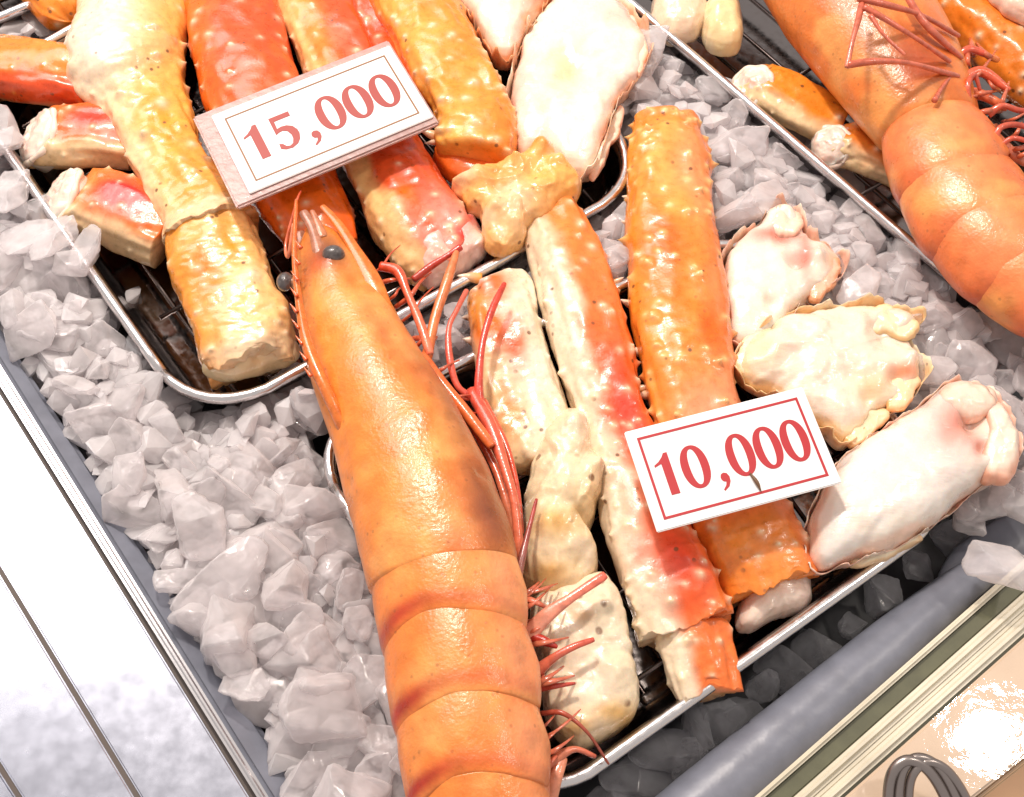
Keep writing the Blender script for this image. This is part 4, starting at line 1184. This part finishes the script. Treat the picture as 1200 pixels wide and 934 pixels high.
# walking legs and mouth legs along its right side
rm = random.Random(12)
for k in range(12):
    x0, y0 = 440 + 9 * k + rm.uniform(-6, 6), 318 + 15 * k + rm.uniform(-8, 8)
    dx, dy = rm.uniform(8, 34), rm.uniform(-40, 14)
    limb(prawn, 'mouthpart', [(x0 - 8, y0 + 4, .020), (x0 + dx * .3, y0 + dy * .25, .027), (x0 + dx * .7, y0 + dy * .7, .026), (x0 + dx + 3, y0 + dy, .022)], rm.uniform(2.2, 5), c0=(.58, .07, .035), c1=(.80, .26, .14), taper=.4)
limb(prawn, 'walking_leg', [(446, 312, .028), (466, 318, .029), (478, 345, .029), (492, 378, .029), (503, 412, .028)], 7.5, c0=(.90, .34, .20), c1=(.80, .14, .06), taper=.8)
limb(prawn, 'walking_leg', [(500, 420, .026), (510, 372, .028), (524, 330, .030), (534, 298, .030)], 9, c0=(.88, .32, .15), c1=(.85, .30, .108), taper=.65)
limb(prawn, 'walking_leg', [(484, 328, .025), (505, 312, .027), (524, 300, .029), (539, 290, .030)], 5.5, c0=(.66, .06, .04), c1=(.55, .10, .06), taper=.9)
limb(prawn, 'walking_leg', [(556, 468, .020), (536, 452, .022), (527, 420, .024), (526, 385, .025), (536, 362, .025), (546, 342, .024)], 6, c0=(.84, .24, .16), c1=(.84, .18, .12), taper=.6)
limb(prawn, 'walking_leg', [(566, 492, .020), (561, 455, .024), (565, 405, .027), (576, 365, .028), (590, 335, .027)], 7.5, c0=(.70, .09, .05), c1=(.80, .15, .10), taper=.6)
limb(prawn, 'walking_leg', [(492, 420, .027), (520, 452, .028), (548, 486, .028), (574, 520, .028)], 12, c0=(.84, .25, .084), c1=(.85, .24, .072), taper=.55)
limb(prawn, 'walking_leg', [(552, 458, .022), (575, 500, .025), (592, 550, .026), (603, 590, .026), (609, 650, .022)], 10, c0=(.84, .30, .16), c1=(.82, .16, .10), taper=.6)
limb(prawn, 'walking_leg', [(556, 500, .018), (580, 548, .020), (594, 590, .020), (604, 628, .018)], 8, c0=(.90, .46, .26), c1=(.80, .14, .06), taper=.6)
limb(prawn, 'walking_leg', [(566, 470, .020), (592, 520, .022), (606, 570, .022), (611, 620, .020)], 6, c0=(.72, .08, .03), c1=(.84, .2, .1), taper=.5)
limb(prawn, 'walking_leg', [(604, 686, .026), (612, 652, .028), (620, 620, .028), (628, 588, .027)], 8, c0=(.55, .03, .02), c1=(.40, .20, .16), taper=.3)
limb(prawn, 'swimming_leg', [(616, 748, .018), (640, 722, .023), (670, 700, .026), (706, 676, .027)], 13, c0=(.80, .10, .05), c1=(.88, .52, .38), taper=.5, flat=.5)
limb(prawn, 'swimming_leg', [(622, 746, .018), (640, 752, .020), (652, 758, .020)], 9, c0=(.50, .05, .03), c1=(.60, .08, .05), taper=.4)
limb(prawn, 'swimming_leg', [(630, 786, .016), (650, 770, .021), (672, 758, .023), (694, 750, .023)], 9, c0=(.58, .07, .04), c1=(.80, .28, .18), taper=.4, flat=.6)
limb(prawn, 'swimming_leg', [(632, 806, .016), (650, 804, .019), (672, 801, .019)], 7, c0=(.55, .06, .04), c1=(.70, .16, .10), taper=.3)
limb(prawn, 'swimming_leg', [(634, 836, .016), (660, 836, .020), (688, 858, .018), (711, 892, .008)], 4.2, c0=(.42, .12, .07), c1=(.60, .16, .10), taper=.5)
limb(prawn, 'swimming_leg', [(634, 912, .014), (654, 888, .018), (674, 878, .018), (696, 886, .016)], 9, c0=(.55, .10, .06), c1=(.85, .38, .22), taper=.4)
limb(prawn, 'swimming_leg', [(640, 960, .014), (650, 915, .018), (660, 890, .018)], 12, c0=(.84, .30, .16), c1=(.85, .45, .30), taper=.6, flat=.5)

for k in range(16):
    y0 = rm.uniform(690, 925); x0 = 606 + (y0 - 690) * .14
    dx, dy = rm.uniform(14, 52), rm.uniform(-34, 16)
    limb(prawn, 'swimming_leg', [(x0, y0, .014), (x0 + dx * .35, y0 + dy * .2, .021), (x0 + dx * .75, y0 + dy * .65, .021), (x0 + dx, y0 + dy, .015)], rm.uniform(3, 6.5), c0=(.55, .05, .03), c1=(.82, .36, .22), taper=.3, flat=.6)
prawn2 = empty('prawn', P(1090, 160, 0), 'orange prawn curled in upper right tray with crossed pink feelers', 'prawn', 'cooked prawns')
Z2 = .024
V, F, c = loft([(1092, 158, Z2, 60), (1072, 120, Z2, 72), (1045, 72, Z2, 82), (1010, 22, Z2, 86), (970, -30, Z2, 82), (925, -85, Z2, 70), (880, -140, Z2, 46), (850, -180, Z2, 20)],
               150, 84, hh=.8, ends=('soft', 'round'), seed=80, amp=.0008, freq=50, tilt=6,
               color=prawn_color((.85, .23, .036), None, 80, [(.16, .2, .12, .45, (.42, .05, .03), .8), (.3, -.5, .15, .4, (.70, .18, .10), .5), (.35, .6, .2, .3, (.42, .17, .08), .6), (.55, -.1, .25, .4, (.90, .36, .06), .6)]))
adopt(mesh('carapace', V, F, M_PRAWN, None, c), prawn2)
SEG2 = [(1092, 148, 62), (1114, 204, 70), (1145, 258, 72), (1182, 304, 70), (1226, 342, 64), (1276, 370, 56), (1330, 386, 42)]
V, F, c = loft([(s[0], s[1], Z2 - .002, s[2] * .92) for s in SEG2], 60, 40, hh=.74, ends=('round', 'round'), color=palette((.9, .5, .3), seed=4), seed=4)
adopt(mesh('abdomen', V, F, M_PRAWN, None, c), prawn2)
for k in range(6):
    a, b = SEG2[k], SEG2[k + 1]
    ctrl = [(a[0], a[1], Z2 - .001, a[2] * .94), (a[0] * .6 + b[0] * .4, a[1] * .6 + b[1] * .4, Z2 + .002, a[2] * .6 + b[2] * .4), (b[0], b[1], Z2 + .002, b[2]), (b[0] + (b[0] - a[0]) * .10, b[1] + (b[1] - a[1]) * .10, Z2, b[2] * .97)]
    V, F, c = loft(ctrl, 50, 72, hh=.8, ends=('cut', 'soft'), soft=.74, scallop=.003, seed=90 + k, amp=.0011, freq=45, prof=lambda u: .97 + .06 * np.sin(np.clip(u, 0, 1) * 2.5),
                   color=prawn_color((.86, .21, .055), (.48, .03, .012), 90 + k, [(.4, -.3, .4, .4, (.94, .46, .22), .6)]))
    adopt(mesh('shell_plate', V, F, M_PRAWN, None, c), prawn2)
for pts, r in (([(1012, -6, .068), (1006, 22, .068), (999, 48, .066), (993, 76, .062)], 5), ([(993, 76, .062), (1025, 72, .063), (1065, 74, .060), (1118, 88, .046)], 5.5),
               ([(1012, 8, .070), (1040, 24, .068), (1075, 46, .062), (1110, 70, .05)], 4.5), ([(1005, -2, .070), (1040, 6, .068), (1080, 18, .060), (1120, 40, .046)], 5),
               ([(1060, -10, .064), (1078, 20, .060), (1100, 44, .054), (1125, 66, .044)], 6), ([(1095, 118, .050), (1103, 104, .048), (1112, 92, .046), (1122, 84, .042)], 4),
               ([(1020, 18, .070), (1035, 40, .068), (1058, 62, .064)], 3.5)):
    limb(prawn2, 'feeler', pts, r, c0=(.78, .28, .18), c1=(.66, .20, .12), taper=.7)
for pts, r, c0 in (([(1136, 128, .036), (1134, 100, .042), (1142, 88, .042), (1148, 104, .038)], 5, (.55, .08, .04)), ([(1158, 134, .034), (1175, 124, .038), (1198, 130, .036), (1230, 126, .034)], 6, (.42, .03, .03)),
                   ([(1164, 166, .040), (1172, 150, .044), (1190, 146, .044), (1212, 152, .042)], 6, (.42, .05, .04)), ([(1166, 178, .036), (1186, 162, .042), (1210, 168, .04)], 5, (.5, .06, .05)),
                   ([(1118, 70, .034), (1136, 58, .038), (1160, 66, .036)], 7, (.72, .10, .05)), ([(1124, 96, .034), (1150, 84, .036), (1180, 104, .034)], 9, (.78, .16, .07)),
                   ([(1132, 110, .03), (1152, 112, .032), (1178, 126, .03)], 10, (.88, .36, .16)), ([(1120, 120, .03), (1128, 100, .034), (1130, 80, .034)], 9, (.88, .40, .22)),
                   ([(1150, 150, .03), (1175, 172, .032), (1200, 190, .03)], 12, (.86, .42, .26))):
    limb(prawn2, 'walking_leg', pts, r, c0=c0, c1=(.80, .22, .12), taper=.6)


for k in range(14):
    x0, y0 = rm.uniform(1110, 1195), rm.uniform(50, 190)
    dx, dy = rm.uniform(-30, 40), rm.uniform(-36, 20)
    limb(prawn2, 'mouthpart', [(x0, y0, .024), (x0 + dx * .4, y0 + dy * .2, .036), (x0 + dx * .8, y0 + dy * .7, .036), (x0 + dx, y0 + dy, .026)], rm.uniform(2.5, 6), c0=(.52, .06, .035), c1=(.82, .32, .18), taper=.4)


# ------------------------------------------------------------------ price cards
def glyph(ch):
    """outline loops (outer first, then holes) in a unit box: x 0..1 = glyph width, y 0..1 = height"""
    def ell(cx, cy, rx, ry, p=2.0, n=40):
        out = []
        for k in range(n):
            t = 2 * math.pi * k / n
            c, s = math.cos(t), math.sin(t)
            out.append((cx + rx * math.copysign(abs(c) ** (2 / p), c), cy + ry * math.copysign(abs(s) ** (2 / p), s)))
        return out
    if ch == '0':
        return [ell(.5, .5, .5, .52, 2.15), ell(.5, .5, .20, .43, 2.2)]
    if ch == '1':
        return [[(.42, 0), (.74, 0), (.74, 1.0), (.60, 1.0), (.50, .91), (.34, .82), (.16, .76), (.16, .71), (.42, .76)]]
    if ch == ',':
        return [[(.10, .10), (.14, .17), (.24, .20), (.36, .17), (.42, .08), (.40, -.03), (.30, -.14), (.10, -.22), (.07, -.18), (.20, -.10), (.25, -.02), (.16, .0), (.11, .05)]]
    if ch == '5':
        o = [(.16, 1.0), (.90, 1.0), (.90, .86), (.30, .86), (.28, .64), (.44, .66), (.62, .64), (.80, .56), (.90, .42), (.91, .30), (.84, .15), (.70, .04), (.48, -.02), (.24, .0), (.08, .07), (.10, .22), (.22, .18), (.30, .09), (.42, .06), (.54, .10), (.62, .22), (.63, .34), (.56, .47), (.42, .53), (.28, .52), (.15, .48)]
        return [o]


def price_card(corners, zs, text, mat_print, mat_line, label, thick, sleeve=None, tail=None):
    tl, tr, br, bl = [P(x, y, z) for (x, y), z in zip(corners, zs)]
    ex = ((tr - tl) + (br - bl)) / 2; ey = ((tl - bl) + (tr - br)) / 2
    o0 = (tl + tr + br + bl) / 4 - ex / 2 - ey / 2
    nz = np.cross(ex, ey); nz /= np.linalg.norm(nz)
    W, H = np.linalg.norm(ex), np.linalg.norm(ey)
    root = empty('price_card', o0 + ex / 2 + ey / 2 - nz * thick, label, 'price card', 'price cards laid on the crab legs')
    at = lambda u, v, h=0: o0 + ex * u + ey * v + nz * h

    def slab(name, u0, v0, u1, v1, h0, h1, mat, bev):
        V = [at(u, v, h) for h in (h0, h1) for (u, v) in ((u0, v0), (u1, v0), (u1, v1), (u0, v1))]
        o = mesh(name, V, [(0, 3, 2, 1), (4, 5, 6, 7), (0, 1, 5, 4), (1, 2, 6, 5), (2, 3, 7, 6), (3, 0, 4, 7)], mat, smooth=False)
        if bev:
            bm = bmesh.new(); bm.from_mesh(o.data)
            bmesh.ops.bevel(bm, geom=bm.edges[:], offset=bev, segments=4, affect='EDGES', clamp_overlap=True)
            bm.to_mesh(o.data); bm.free(); o.data.shade_smooth(); o.data.set_sharp_from_angle(angle=math.radians(50))
        return adopt(o, root)
    slab('card', 0, 0, 1, 1, -thick, 0, M_CARD, thick * .3)
    if sleeve:
        slab('sleeve', *sleeve, -thick - .003, -thick - .0001, M_SLEEVE, .0009)
    a, bq = .052, .052 * W / H
    w = .014 if mat_line is M_RED else .009
    wv = w * W / H
    for (u0, v0, u1, v1) in ((a, bq, 1 - a, bq + wv), (a, 1 - bq - wv, 1 - a, 1 - bq), (a, bq + wv, a + w, 1 - bq - wv), (1 - a - w, bq + wv, 1 - a, 1 - bq - wv)):
        slab('border_line', u0, v0, u1, v1, .00005, .0002, mat_line, 0)
    xs = {0: .143, 1: .297, 2: .425, 3: .545, 4: .697, 5: .848}
    gw, gh, base = .146, .41, .295
    for i, ch in enumerate(text):
        loops = glyph(ch)
        bm = bmesh.new()
        edges = []
        wdt = gw
        for lp in loops:
            vs = [bm.verts.new(at(xs[i] + (x - .5 if ch != ',' else x - .25) * wdt, base + y * gh, .00022)) for x, y in lp]
            edges += [bm.edges.new((vs[k], vs[(k + 1) % len(vs)])) for k in range(len(vs))]
        g = bmesh.ops.triangle_fill(bm, use_beauty=True, use_dissolve=False, edges=edges)
        for f in bm.faces:
            f.normal_update()
            if f.normal.dot(Vector(nz)) < 0: f.normal_flip()
        r = bmesh.ops.extrude_face_region(bm, geom=bm.faces[:])
        bmesh.ops.translate(bm, verts=[v for v in r['geom'] if isinstance(v, bmesh.types.BMVert)], vec=Vector(nz) * -.00015)
        bmesh.ops.recalc_face_normals(bm, faces=bm.faces)
        me = bpy.data.meshes.new('digit'); bm.to_mesh(me); bm.free()
        adopt(link('comma' if ch == ',' else 'digit', me, mat_print), root)
    if tail:
        tail(root, at)
    return root


price_card([(248, 133), (456, 55), (508, 134), (292, 229)], (.033, .033, .033, .033), '15,000', M_REDPALE, M_TANLINE,
           'white price card reading 15,000 in overexposed red on a frosted slab', .0012, sleeve=(-.085, -.07, 1.015, 1.10))


def splinter(root, at):
    V, F, _ = tube([at(.555, .30, .0008), at(.57, .2, .0012), at(.575, .115, .0008)], [.0004, .0009, .0003], 8, 4)
    adopt(mesh('splinter', V, F, M_PIN), root)


price_card([(730, 504), (942, 455), (985, 563), (772, 626)], (.037, .037, .035, .035), '10,000', M_RED, M_RED,
           'white price card reading 10,000 in bright red inside a red border', .0014, tail=splinter)

# ------------------------------------------------------------------ wire basket handle at the lower right
bk = empty('wire_basket', P(1080, 940, -.004), 'grey wire handle loops on the cream counter at lower right', 'wire basket')
for dx, dy, r in ((0, 0, 5.5), (12, -3, 5.0), (24, 2, 4.5)):
    V, F, _ = tube(px_line([(1042 + dx, 990, -.001), (1041 + dx, 930, .008), (1048 + dx, 902 + dy, .014), (1066 + dx, 891 + dy, .016), (1090 + dx, 905 + dy, .014), (1112 + dx, 945, .007), (1125 + dx, 1000, 0)]), [r * .0004] * 7, 12, 8)
    adopt(mesh('wire_loop', V, F, M_BASKET), bk)
